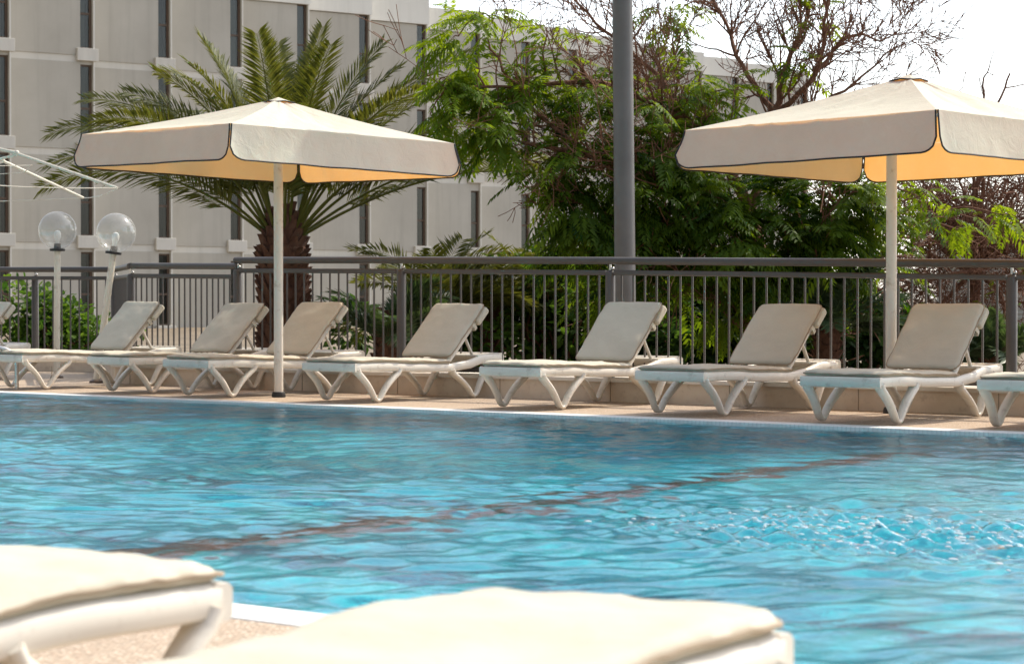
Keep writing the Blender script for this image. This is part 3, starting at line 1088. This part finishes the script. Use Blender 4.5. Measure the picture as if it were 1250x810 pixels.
wr_ = random.Random(3)
for k in range(NB0, NB1):
    x0 = k * BAY; y0 = k * STEP
    hi = 13.6 if k < 6 else 12.5
    mb = MB()
    mb.box((x0 - .7, y0 + .06, -.3), (x0 + WX0, y0 + 1.55, TOP))                 # core behind the panels
    mb.box((x0 + WX1, y0 + .01, -.3), (x0 + WX1 + .07, y0 + 1.6, TOP))           # return of the step
    for i, zs_ in enumerate(SL):
        zt = SL[i + 1] if i < 3 else TOP
        mb.box((x0 - .7, y0, zs_ + .20), (x0 + WX0, y0 + .055, zt - .03))
    mb.build('wall', M['facade'], hotel)
    hpart('parapet', (x0 - .7, y0 - .07, TOP), (x0 + WX1 + .10, y0 + 3.2, hi), M['parapet'])
    hpart('window_fin', (x0 + WX1 + .002, y0 - .06, 0), (x0 + WX1 + .045, y0 + .008, TOP - .01), M['parapet'])
    for i, zs_ in enumerate(SL):
        hpart('floor_band', (x0 - .7, y0 + .032, zs_ - .03), (x0 + WX0 - .004, y0 + .058, zs_ + .197), M['band'])
        hpart('sill_slab', (x0 + WX0 - .14, y0 - .10, zs_ + .02), (x0 + WX1 + .17, y0 + .3, zs_ + .43), M['band'], .01)
        z0 = zs_ + .43; z1 = (SL[i + 1] + .02) if i < 3 else TOP
        lint = .0 if i == 3 else (.12 if k < 2 else .32)
        if lint:
            hpart('lintel', (x0 + WX0 - .003, y0 + .012, z1 - lint), (x0 + WX1 + .003, y0 + .30, z1), M['facade'])
            z1 -= lint
        w = WX1 - WX0; h = z1 - z0
        mb = MB()
        t_ = .035
        mb.box((0, 0, 0), (t_, .07, h)); mb.box((w - t_ * 2.4, 0, 0), (w, .07, h))
        mb.box((t_, 0, h - .06), (w - t_ * 2.4, .07, h)); mb.box((t_, 0, 0), (w - t_ * 2.4, .07, .05))
        mb.box((t_, -.004, h * .42), (w - t_ * 2.4, .066, h * .42 + .07))
        wn = mb.build('window', M['frame'], hotel); wn.location = (x0 + WX0, y0 + .09, z0)
        mb = MB(); mb.box((t_, .03, .05), (w - t_ * 2.4, .036, h - .06)); mb.build('pane', M['pane'], wn)
        mb = MB(); mb.box((0, .42, 0), (w, .44, h)); mb.build('dark_room_sheet', M['room'], wn)  # near-black sheet, the unlit room's shade put into its colour
        rr_ = wr_.random()
        if rr_ < .6:
            mb = MB(); c0 = wr_.uniform(0, .16) if rr_ < .4 else 0; c1 = w - t_ * 2 - wr_.uniform(0, .12)
            n_ = 14
            vs_ = []
            for a in range(n_ + 1):
                xx = t_ + c0 + (c1 - c0 - t_) * a / n_
                yy = .14 + .02 * math.sin(a * 2.1)
                vs_ += [(xx, yy, .05), (xx * .96 if rr_ < .3 else xx, yy, h - .05)]
            mb.add(vs_, [(2 * a, 2 * a + 2, 2 * a + 3, 2 * a + 1) for a in range(n_)])
            mb.build('curtain', M['curtain'], wn)


# ------------------------------------------------------------------ vegetation
def fronds_mesh(name, items, tmpl, quads, mat, parent, k_bend=0.0):
    """items: list of (pos, dir, up, size, var). tmpl verts (n,3): x along frond, y side, z up"""
    n = len(tmpl)
    P = np.array([i[0] for i in items], float)
    D = np.array([i[1] for i in items], float); D /= np.linalg.norm(D, axis=1)[:, None]
    Up = np.array([i[2] for i in items], float)
    Sd = np.cross(Up, D); Sd /= np.linalg.norm(Sd, axis=1)[:, None] + 1e-9
    N_ = np.cross(D, Sd)
    sz = np.array([i[3] for i in items], float); va = np.array([i[4] for i in items], float)
    T = np.broadcast_to(tmpl, (len(items), n, 3)).copy()
    T += nrg.normal(0, .012, T.shape)
    X = P[:, None, :] + sz[:, None, None] * (T[:, :, 0:1] * D[:, None, :] + T[:, :, 1:2] * Sd[:, None, :] + T[:, :, 2:3] * N_[:, None, :])
    # gravity droop grows with distance along the frond
    if k_bend:
        X[:, :, 2] -= k_bend * sz[:, None] * T[:, :, 0] ** 2
    Q = (np.arange(len(items)) * n)[:, None, None] + quads[None]
    var = np.clip(va[:, None] + nrg.normal(0, .06, (len(items), n)), 0, 1)
    return np_mesh(name, X.reshape(-1, 3), Q.reshape(-1, quads.shape[1]), mat, parent, attr=var.ravel())


def feather_template(pairs=11, ln=.27, w=.082, droop=.16):
    vs_, fs_ = [], []
    for i in range(pairs):
        t = .12 + .86 * i / (pairs - 1)
        for s in (-1, 1):
            l_ = ln * (math.sin(math.pi * (.18 + .74 * t)) ** .7)
            b = Vector((t, 0, 0)); d = Vector((.42, s * .9, -.22)).normalized()
            fwd = Vector((1, 0, 0))
            o = len(vs_)
            tip = b + d * l_ + Vector((.03, 0, -droop * l_))
            m_ = b + d * (l_ * .5)
            vs_ += [b, m_ + fwd * w * .5, tip, m_ - fwd * w * .5]
            fs_.append((o, o + 1, o + 2, o + 3))
    return np.array(vs_), np.array(fs_)


def leaf_template(w=.32):
    vs_ = [(0, 0, 0), (.30, w, .05), (.70, w * .8, .02), (1, 0, -.08), (.70, -w * .8, .02), (.30, -w, .05), (.4, 0, -.02), (.75, 0, -.03)]
    return np.array(vs_, float), np.array([(0, 1, 6, 5), (1, 2, 7, 6), (6, 7, 4, 5), (2, 3, 4, 7)])


class Tree:
    def __init__(self, seed):
        self.mb = MB(); self.nodes = []; self.r = random.Random(seed); self.tips = []

    def limb(self, pts, r0, r1, sides=8, wig=.03):
        P = [Vector(p) for p in pts]
        out = []
        for i in range(len(P) - 1):
            a, b = P[i], P[i + 1]
            a0 = P[max(0, i - 1)]; b1 = P[min(len(P) - 1, i + 2)]
            n = max(2, int((b - a).length / .13))
            for k in range(n):
                t = k / n
                p = .5 * ((2 * a) + (b - a0) * t + (2 * a0 - 5 * a + 4 * b - b1) * t * t + (3 * a - a0 - 3 * b + b1) * t ** 3)
                w = min(wig, .5 * wig * (1 + i))
                out.append(p + Vector((self.r.uniform(-w, w), self.r.uniform(-w, w), self.r.uniform(-w, w) * .6)))
        out.append(P[-1])
        m = len(out)
        rads = [r0 + (r1 - r0) * (i / (m - 1)) ** .8 for i in range(m)]
        self.mb.tube(out, rads, sides)
        for i, p in enumerate(out):
            d = (out[min(i + 1, m - 1)] - out[max(0, i - 1)]).normalized()
            self.nodes.append((p, d, rads[i]))
        return out, rads

    def grow(self, p, d, L, r, lvl, up=.25, spread=.9, kids=(2, 4), step=.10, wig=.35):
        n = max(3, int(L / step)); pts = [Vector(p)]; d = Vector(d).normalized(); dirs = [d]
        for i in range(n):
            j = Vector((self.r.gauss(0, 1), self.r.gauss(0, 1), self.r.gauss(0, 1))) * wig * .55
            d = (d + j * .6 + Vector((0, 0, up * .25))).normalized()
            pts.append(pts[-1] + d * (L / n)); dirs.append(d)
        rads = [max(.0042, r * (1 - .7 * i / n)) for i in range(n + 1)]
        self.mb.tube(pts, rads, 5 if r > .012 else 3, cap=False)
        if lvl <= 0:
            self.tips.append((pts[-1], dirs[-1])); return
        for c_ in range(self.r.randint(*kids)):
            f = self.r.uniform(.25, 1.0); i = min(n, int(f * n))
            ax = dirs[i].orthogonal().normalized(); ax.rotate(Matrix.Rotation(self.r.uniform(0, 6.28), 3, dirs[i]))
            nd = (dirs[i] + ax * spread * self.r.uniform(.6, 1.2)).normalized()
            self.grow(pts[i], nd, L * self.r.uniform(.5, .8), rads[i] * .75, lvl - 1, up, spread, kids, step, wig)


# -------- big flamboyant tree: bare crooked branches with feathery green sprays
TD = 24.5
big = thing('flame_tree', 'wide tree with feathery green sprays and bare brown crooked branches behind the railing', 'tree')
T = Tree(21)


def tp(x, y, dd=0.0):
    return at(x, y, TD + dd)


base = tp(935, 0); base.z = -.16
fork = tp(915, 258)
T.limb([base, tp(940, 420), tp(925, 330), fork], .17, .12, 12)
limbs = [
    ([fork, tp(893, 212, -.1), tp(850, 160, -.3), tp(780, 118, -.6), tp(700, 100, -.8), tp(640, 108, -1)], .07, .018),
    ([tp(850, 160, -.3), tp(800, 90, .2), tp(740, 40, .4), tp(690, -10, .5)], .036, .011),
    ([fork, tp(930, 205, .1), tp(945, 140, .3), tp(958, 80, .4), tp(985, 20, .5), tp(1000, -40, .6)], .062, .014),
    ([tp(945, 140, .3), tp(985, 105, 0), tp(1005, 60, -.2), tp(1010, 0, -.3), tp(1030, -50, -.3)], .036, .010),
    ([tp(945, 140, .3), tp(905, 80, .6), tp(880, 20, .9), tp(850, -40, 1)], .036, .011),
    ([tp(930, 205, .1), tp(1000, 130, -.2), tp(1050, 95, -.3), tp(1090, 60, -.4)], .034, .008),
    ([tp(985, 105, 0), tp(1035, 45, .3), tp(1075, 50, .5), tp(1098, 36, .5)], .03, .007),
    ([fork, tp(860, 260, -.5), tp(790, 220, -.9), tp(720, 190, -1.1), tp(640, 175, -1.2)], .07, .02),
    ([tp(940, 420), tp(985, 395, .3), tp(1040, 360, .5), tp(1085, 300, .7), tp(1130, 260, .8)], .10, .02),
    ([tp(940, 420), tp(880, 370, -.4), tp(820, 320, -.6), tp(760, 270, -.7), tp(690, 240, -.8)], .09, .02),
    ([tp(720, 190, -1.1), tp(650, 130, -1.1), tp(600, 60, -1.0), tp(585, 10, -1.0)], .03, .008),
    ([tp(640, 108, -1), tp(590, 105, -1.1), tp(545, 110, -1.2), tp(525, 140, -1.2)], .022, .007),
    ([tp(925, 330), tp(985, 290, -.7), tp(1020, 250, -.9), tp(1050, 230, -1)], .06, .012),
    ([tp(925, 330), tp(880, 300, .8), tp(840, 240, 1.2), tp(830, 180, 1.4), tp(800, 120, 1.5)], .06, .015),
]
for pts, r0, r1 in limbs:
    out, rads = T.limb(pts, r0, r1, 8)
    n = len(out)
    for i in range(2, n, 2):
        f = i / n
        d = (out[min(i + 1, n - 1)] - out[i - 1]).normalized()
        left_ = CX + out[i].x / out[i].y * F < 690
        for _ in range(1 if left_ else (4 if f > .3 else 1)):
            ax = d.orthogonal().normalized(); ax.rotate(Matrix.Rotation(T.r.uniform(0, 6.28), 3, d))
            low = out[i].z < 1.9
            T.grow(out[i], (d * .7 + ax + Vector((0, 0, .1 if low else .35))), T.r.uniform(.4, .9), min(.015, rads[i] * .6), 2 if (low or left_) else 3, up=.1 if low else .35, spread=.95, kids=(2, 3))
# sprays of leaves: (x, y, radius px, number, depth offset, leaf tone: lit sprays painted lighter, shaded ones darker)
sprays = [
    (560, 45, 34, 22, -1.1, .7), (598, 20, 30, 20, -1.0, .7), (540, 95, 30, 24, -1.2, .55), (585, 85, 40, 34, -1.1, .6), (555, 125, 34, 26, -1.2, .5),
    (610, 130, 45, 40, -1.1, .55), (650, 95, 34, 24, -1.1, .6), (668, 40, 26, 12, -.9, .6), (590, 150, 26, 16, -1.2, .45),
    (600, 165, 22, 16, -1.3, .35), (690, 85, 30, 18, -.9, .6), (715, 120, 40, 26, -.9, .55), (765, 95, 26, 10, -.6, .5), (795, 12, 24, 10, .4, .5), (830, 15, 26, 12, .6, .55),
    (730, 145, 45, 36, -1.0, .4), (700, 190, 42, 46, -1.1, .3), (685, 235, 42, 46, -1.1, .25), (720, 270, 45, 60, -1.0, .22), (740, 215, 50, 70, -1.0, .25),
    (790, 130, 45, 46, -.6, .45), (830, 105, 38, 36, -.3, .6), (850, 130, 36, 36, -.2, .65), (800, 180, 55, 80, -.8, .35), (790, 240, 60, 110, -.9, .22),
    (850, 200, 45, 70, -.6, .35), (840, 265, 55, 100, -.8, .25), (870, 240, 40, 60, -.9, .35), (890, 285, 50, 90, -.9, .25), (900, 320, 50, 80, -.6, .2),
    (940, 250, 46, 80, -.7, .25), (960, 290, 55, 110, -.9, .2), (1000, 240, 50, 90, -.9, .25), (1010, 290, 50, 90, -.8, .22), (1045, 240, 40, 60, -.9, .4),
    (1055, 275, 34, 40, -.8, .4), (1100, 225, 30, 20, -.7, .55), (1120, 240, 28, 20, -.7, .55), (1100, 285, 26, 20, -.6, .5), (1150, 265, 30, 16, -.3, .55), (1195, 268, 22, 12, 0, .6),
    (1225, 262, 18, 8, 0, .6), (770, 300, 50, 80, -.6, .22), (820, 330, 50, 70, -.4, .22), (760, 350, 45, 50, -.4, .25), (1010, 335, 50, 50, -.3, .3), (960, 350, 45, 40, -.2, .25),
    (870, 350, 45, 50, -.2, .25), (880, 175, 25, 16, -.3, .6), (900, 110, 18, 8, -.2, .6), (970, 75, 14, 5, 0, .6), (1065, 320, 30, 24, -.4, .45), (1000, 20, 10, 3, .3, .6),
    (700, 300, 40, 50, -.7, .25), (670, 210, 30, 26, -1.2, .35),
]
nodes_p = np.array([n_[0] for n_ in T.nodes])
ftm, ffq = feather_template()
items = []
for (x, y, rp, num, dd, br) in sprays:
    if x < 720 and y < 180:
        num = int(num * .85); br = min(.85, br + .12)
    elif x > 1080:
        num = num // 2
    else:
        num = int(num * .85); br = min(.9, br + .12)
    c_ = tp(x, y, dd); rad = rp / F * TD
    # a twig bundle that carries the spray
    j = int(np.argmin(((nodes_p - np.array(c_)) ** 2).sum(1)))
    s_ = Vector(nodes_p[j])
    if (c_ - s_).length > .05:
        mid = s_.lerp(c_, .5) + Vector((T.r.uniform(-.08, .08), T.r.uniform(-.1, .1), T.r.uniform(.02, .1)))
        T.limb([s_, mid, c_], .014, .006, 5, wig=.015)
    ntw = max(3, num // 7)
    for k in range(ntw):
        dv = Vector((T.r.gauss(0, 1), T.r.gauss(0, 1.2), T.r.gauss(0, .75))).normalized()
        e = c_ + dv * rad * T.r.uniform(.3, .95)
        T.mb.tube([c_, c_.lerp(e, .5) + Vector((0, 0, .03)), e], [.006, .004, .003], 3, cap=False)
        for _ in range(max(3, int(1.35 * num) // ntw)):
            az = T.r.uniform(0, 6.28); el = T.r.uniform(-.5, .55)
            fd = Vector((math.cos(az) * math.cos(el), math.sin(az) * math.cos(el), math.sin(el))) + dv * .7
            up = Vector((T.r.gauss(0, .25), T.r.gauss(0, .25), 1))
            sz = T.r.uniform(.27, .50)
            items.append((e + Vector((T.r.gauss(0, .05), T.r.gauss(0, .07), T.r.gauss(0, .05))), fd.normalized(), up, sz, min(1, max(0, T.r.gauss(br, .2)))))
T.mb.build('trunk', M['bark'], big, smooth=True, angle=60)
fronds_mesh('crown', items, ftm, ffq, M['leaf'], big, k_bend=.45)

# -------- bare twiggy tree at the right
bare = thing('bare_tree', 'tangled leafless brown tree behind the railing at the right edge', 'tree')
T2 = Tree(5)
bd = 27.5
q0 = at(1190, 0, bd); q0.z = -.16
fk = at(1185, 330, bd)
T2.limb([q0, at(1195, 400, bd), fk], .09, .06, 8)
for (x, y, dd) in ((1110, 240, -.5), (1140, 225, .5), (1170, 215, -.4), (1205, 225, .6), (1240, 235, -.5), (1275, 250, .4), (1120, 300, -.8), (1270, 310, -.6), (1150, 340, -1), (1230, 350, .9),
                   (1160, 120, .8), (1200, 95, -.3), (1232, 90, .6), (1100, 350, .6), (1300, 230, 1), (1145, 280, 1.2), (1225, 290, -1.2), (1120, 215, .2), (1255, 215, .1), (1180, 260, -.9), (1210, 200, .3), (1250, 350, .2), (1170, 380, -.6), (1110, 390, .3), (1225, 400, -.4)):
    e = at(x, y, bd + dd)
    out, rads = T2.limb([fk, fk.lerp(e, .5) + Vector((T2.r.uniform(-.2, .2), T2.r.uniform(-.2, .2), .05)), e], .038, .011, 6)
    thin = y < 140
    for i in list(range(2, len(out), 3)) if thin else [i_ for i_ in range(2, len(out)) for _ in (0, 1)]:
        d = (out[min(i + 1, len(out) - 1)] - out[i - 1]).normalized()
        ax = d.orthogonal().normalized(); ax.rotate(Matrix.Rotation(T2.r.uniform(0, 6.28), 3, d))
        T2.grow(out[i], d * .5 + ax, T2.r.uniform(.35, .75), .011 if thin else .009, 2 if thin else 3, up=.25 if thin else -.05, spread=1.0, kids=(1, 2) if thin else (2, 3), wig=.5)
T2.mb.build('trunk', M['bark'], bare, smooth=True, angle=60)
its = []
for (p, d) in T2.tips[::40]:
    if p.z < 2.2:
        its.append((p, Vector((T2.r.gauss(0, 1), T2.r.gauss(0, 1), T2.r.gauss(0, .5))), Vector((0, 0, 1)), T2.r.uniform(.10, .2), T2.r.uniform(.3, .9)))
fronds_mesh('leaves', its, ftm, ffq, M['leaf'], bare, k_bend=.3)


# -------- palms
def palm_frond_arrays(start, az, el, L, droop, nleaf, ll, w, r, vee=.18, el_end=None):
    """returns verts, quads, var for leaflets, and rachis points"""
    pts = []; p = Vector(start); e = el
    n = 16
    hd = Vector((math.cos(az), math.sin(az), 0))
    for i in range(n + 1):
        pts.append(p.copy())
        e -= droop / n * (.4 + 1.3 * i / n)
        p = p + (hd * math.cos(e) + Vector((0, 0, math.sin(e)))) * (L / n)
    side = Vector((-hd.y, hd.x, 0))
    vs_, fs_, va = [], [], []
    twist = r.uniform(-.6, .6)
    for k in range(nleaf):
        t = .22 + .78 * (k + r.uniform(-.3, .3)) / nleaf
        t = min(.995, max(.18, t))
        i = min(n - 1, int(t * n)); f = t * n - i
        b = pts[i].lerp(pts[i + 1], f); d = (pts[i + 1] - pts[i]).normalized()
        nrm = side.cross(d) * -1
        if nrm.z < 0:
            nrm = -nrm
        for s in (-1, 1):
            l_ = ll * (max(.05, math.sin(math.pi * (.12 + .80 * t)))) ** .6 * r.uniform(.85, 1.1)
            sd = (side * s * math.cos(twist) + nrm * math.sin(twist) * s)
            fw = .55 + .55 * t
            dv = (sd + d * fw + nrm * (vee + r.uniform(-.18, .18))).normalized()
            wv = (d - dv * d.dot(dv)).normalized() * w * .5
            o = len(vs_)
            mid = b + dv * l_ * .45
            tip = b + dv * l_ + Vector((0, 0, -.12 * l_ * r.uniform(.2, 1.6)))
            vs_ += [b, mid + wv, tip, mid - wv]
            fs_.append((o, o + 1, o + 2, o + 3))
            v_ = r.uniform(.1, .8)
            va += [v_] * 4
    return np.array(vs_), np.array(fs_), np.array(va), pts


def palm(label, base, ztop, rtrunk, specs, L, ll, mat, cat='palm', name='date_palm', seed=1, nleaf=70, w=.028, bark=True):
    root = thing(name, label, cat)
    r = random.Random(seed)
    if bark:
        mb = MB()
        prof = [(rtrunk * (1.0 + .04 * math.sin(i * 2.1)), base.z + (ztop - base.z) * i / 12) for i in range(13)]
        mb.lathe([(0, base.z)] + prof + [(rtrunk * .7, ztop + .15), (rtrunk * .3, ztop + .32), (0, ztop + .34)], (base.x, base.y, 0), 24)
        # cut frond bases wrapping the trunk
        rows = int((ztop - base.z) / .085)
        for i in range(rows + 5):
            z = base.z + .05 + i * .085
            tap = max(0, i - rows + 1) / 6
            for k in range(13):
                a = (k + (i % 2) * .5) / 13 * 6.283 + i * .06
                rr0 = rtrunk * (1 - .75 * tap)
                c_ = Vector((base.x + math.cos(a) * rr0, base.y + math.sin(a) * rr0, z))
                o = Vector((math.cos(a), math.sin(a), 0)); s = Vector((-o.y, o.x, 0)); wv = .085 * r.uniform(.8, 1.15); ht = .10 * r.uniform(.8, 1.3)
                tip = c_ + o * (.07 * r.uniform(.7, 1.4)) + Vector((0, 0, ht * (1 + 1.2 * min(1, tap * 3) * r.random())))
                vs_ = [c_ - s * wv, c_ + s * wv, c_ + Vector((0, 0, -.06)), tip - s * wv * .45, tip + s * wv * .45, tip - o * .06]
                mb.add(vs_, [(0, 2, 4, 3), (2, 1, 4), (3, 4, 5), (0, 3, 5), (1, 5, 4)])
        mb.build('trunk', M['palmbark'], root)
    top = Vector((base.x, base.y, ztop))
    for (az, el, lf, dr) in specs:
        st = top + Vector((math.cos(az), math.sin(az), 0)) * rtrunk * .45 + Vector((0, 0, .05 + .25 * max(0, math.sin(el)) * rtrunk))
        v_, q_, va, pts = palm_frond_arrays(st, az, el, L * lf, dr, nleaf, ll, w, r)
        # rachis goes into the same frond mesh
        mb = MB(); mb.tube(pts, [.021 * (1 - .85 * i / 16) * (L / 3) for i in range(17)], 5, cap=False)
        rv = np.array([tuple(p) for p in mb.v]); rq = np.array(mb.f)
        vv = np.vstack([v_, rv]); qq = np.vstack([q_, rq + len(v_)])
        np_mesh('frond', vv, qq, mat, root, attr=np.concatenate([va, np.full(len(rv), 1.0)]))
    return root


pd = 27.5
pb = at(346, 0, pd); pb.z = -.16
sp = []
pr = random.Random(4)
# azimuth is measured in plan from +X; elevation at the base, relative length, total droop
for (az, el, lf, dr) in [
    (R(185), R(56), 1.0, R(72)), (R(174), R(46), 1.0, R(66)), (R(192), R(68), .98, R(55)), (R(166), R(73), 1.0, R(46)), (R(200), R(40), .95, R(66)),
    (R(150), R(80), 1.0, R(30)), (R(100), R(82), 1.0, R(25)), (R(60), R(84), 1.05, R(22)), (R(80), R(78), 1.0, R(30)), (R(260), R(80), .98, R(30)), (R(300), R(76), .98, R(35)),
    (R(10), R(70), .95, R(40)), (R(-12), R(64), 1.0, R(45)), (R(25), R(60), 1.0, R(48)), (R(2), R(52), 1.0, R(55)), (R(-5), R(45), 1.05, R(52)), (R(8), R(38), 1.1, R(52)),
    (R(-6), R(32), 1.12, R(48)), (R(-20), R(50), .95, R(66)), (R(215), R(58), .9, R(66)), (R(240), R(66), .9, R(56)), (R(325), R(62), .9, R(56)), (R(130), R(62), .9, R(56)),
    (R(178), R(62), .95, R(60)), (R(95), R(58), .9, R(60)), (R(0), R(78), 1.0, R(30)), (R(180), R(82), 1.0, R(28)), (R(280), R(68), .85, R(56)), (R(230), R(74), .95, R(44)), (R(350), R(74), .95, R(40)),
]:
    sp.append((az, el, lf, dr))
palm('stout date palm with a scaly dark trunk behind the left parasol', pb, 1.50, .275, [(a_, e_, l_ * (.83 if e_ > R(66) else 1.0), d_) for a_, e_, l_, d_ in sp], 3.2, .48, M['palm'], seed=6, nleaf=105, w=.027)

# low spiky palms and cycads in the bed behind the railing
bed = [
    (470, 26.0, .25, 1.0, 'grey green spiky low palm left of the slim railing post', 11, 'cycad', .30),
    (530, 27.0, .55, 1.35, 'green low palm rising just right of the slim railing post', 12, 'palm', .35),
    (600, 28.0, .5, 1.3, 'green low palm behind the tan backed lounger', 13, 'palm', .35),
    (655, 28.5, .55, 1.3, 'low palm with upright fronds left of the grey mast', 14, 'palm', .35),
    (1010, 24.0, .45, 1.0, 'low green palm behind the railing left of the right parasol pole', 15, 'cycad', .3),
    (1215, 23.5, .12, .7, 'small green palm behind the railing at the right edge', 16, 'cycad', .25),
]
for (x, d, zt, L, lab, sd, mt, ll) in bed:
    r = random.Random(sd)
    b = at(x, 0, d); b.z = -.16
    specs = [(r.uniform(0, 6.28), R(r.uniform(20, 82)), r.uniform(.8, 1.1), R(r.uniform(40, 80))) for _ in range(26)]
    palm(lab, b, zt, .09, specs, L, ll, M[mt], cat='palm', name='low_palm', seed=sd, nleaf=34, w=.030)


# -------- leafy shrubs
def shrub(name, label, c, rad, n, mat, seed, size=(.07, .13), cat='shrub'):
    r = random.Random(seed)
    root = thing(name, label, cat, (c.x, c.y, -.16))
    lt, lq = leaf_template()
    lumps = [(Vector((r.gauss(0, .5) * rad[0], r.gauss(0, .5) * rad[1], r.uniform(.35, 1.0) * rad[2])), r.uniform(.25, .5)) for _ in range(16)]
    its_ = []
    mb = MB()
    for lc, lr in lumps:
        mb.tube([Vector((0, 0, 0)), lc * .5 + Vector((r.gauss(0, .04), r.gauss(0, .04), 0)), lc], [.022, .014, .006], 5)
        for k in range(6):
            dv = Vector((r.gauss(0, 1), r.gauss(0, 1), r.gauss(0, 1))).normalized() * lr * min(rad) * .9
            mb.tube([lc, lc + dv], [.006, .003], 3, cap=False)
    for _ in range(n):
        lc, lr = lumps[r.randrange(len(lumps))]
        dv = Vector((r.gauss(0, 1), r.gauss(0, 1), r.gauss(0, 1))).normalized()
        rr_ = lr * r.uniform(.25, 1.0) ** .6
        p = lc + Vector((dv.x * rr_ * rad[0], dv.y * rr_ * rad[1], dv.z * rr_ * rad[2] * .8))
        if p.z < .03:
            continue
        fd = dv + Vector((r.gauss(0, .6), r.gauss(0, .6), r.gauss(0, .5)))
        its_.append((p, fd, Vector((r.gauss(0, .4), r.gauss(0, .4), 1)), r.uniform(*size), min(1, max(0, r.gauss(.5, .25)))))
    mb.build('stems', M['bark'], root, smooth=True)
    o = fronds_mesh('foliage', its_, lt, lq, mat, root)
    return root


shr = [
    (28, 31.0, (1.0, .7, 1.0), 2600, 'bush', 'round green shrub behind the railing at the left edge', (.07, .13)),
    (85, 31.5, (.75, .6, .72), 1900, 'bush', 'round green shrub behind the railing under the globe lamps', (.07, .13)),
    (540, 29.5, (.9, .8, 1.1), 2300, 'darkbush', 'dark shrub behind the tan backed lounger', (.10, .2)),
    (620, 29.5, (.9, .8, 1.25), 2600, 'darkbush', 'dark leafy shrub left of the grey mast between low palms', (.10, .2)),
    (690, 28.0, (.9, .8, 1.35), 2600, 'bush', 'lighter leafy shrub hugging the left of the grey mast', (.08, .16)),
    (790, 28.0, (1.0, .8, 1.25), 2800, 'darkbush', 'dark leafy shrub directly right of the grey mast', (.09, .18)),
    (870, 28.5, (1.0, .8, 1.1), 2600, 'darkbush', 'dark leafy shrub left of the tree trunk', (.09, .18)),
    (975, 28.0, (1.0, .8, 1.05), 2600, 'darkbush', 'dark leafy shrub right of the tree trunk', (.09, .18)),
    (1060, 27.5, (.9, .8, .9), 1900, 'darkbush', 'dark leafy shrub behind the right parasol pole', (.09, .17)),
    (1150, 29.5, (.9, .8, .55), 1200, 'bush', 'low leafy shrub under the tangled bare tree', (.08, .15)),
]
for i, (x, d, rad, n, mt, lab, sz) in enumerate(shr):
    shrub('shrub', lab, at(x, 0, d), rad, n, M[mt], 40 + i, sz)

# pale slatted building glimpsed through the branches at the far right
fb = thing('far_building', 'pale far building with horizontal louvres glimpsed through the bare tree at the right', 'building', at(1330, 0, 62).xy.to_3d(), R(-20))
mb = MB(); mb.box((-4.2, 0, -.16), (9, 6, 2.9)); mb.build('wall', M['parapet'], fb)
mb = MB()
for k in range(24):
    mb.box((-4.25, -.10, .1 + k * .115), (9.05, -.02, .145 + k * .115))
mb.build('louvres', M['band'], fb)
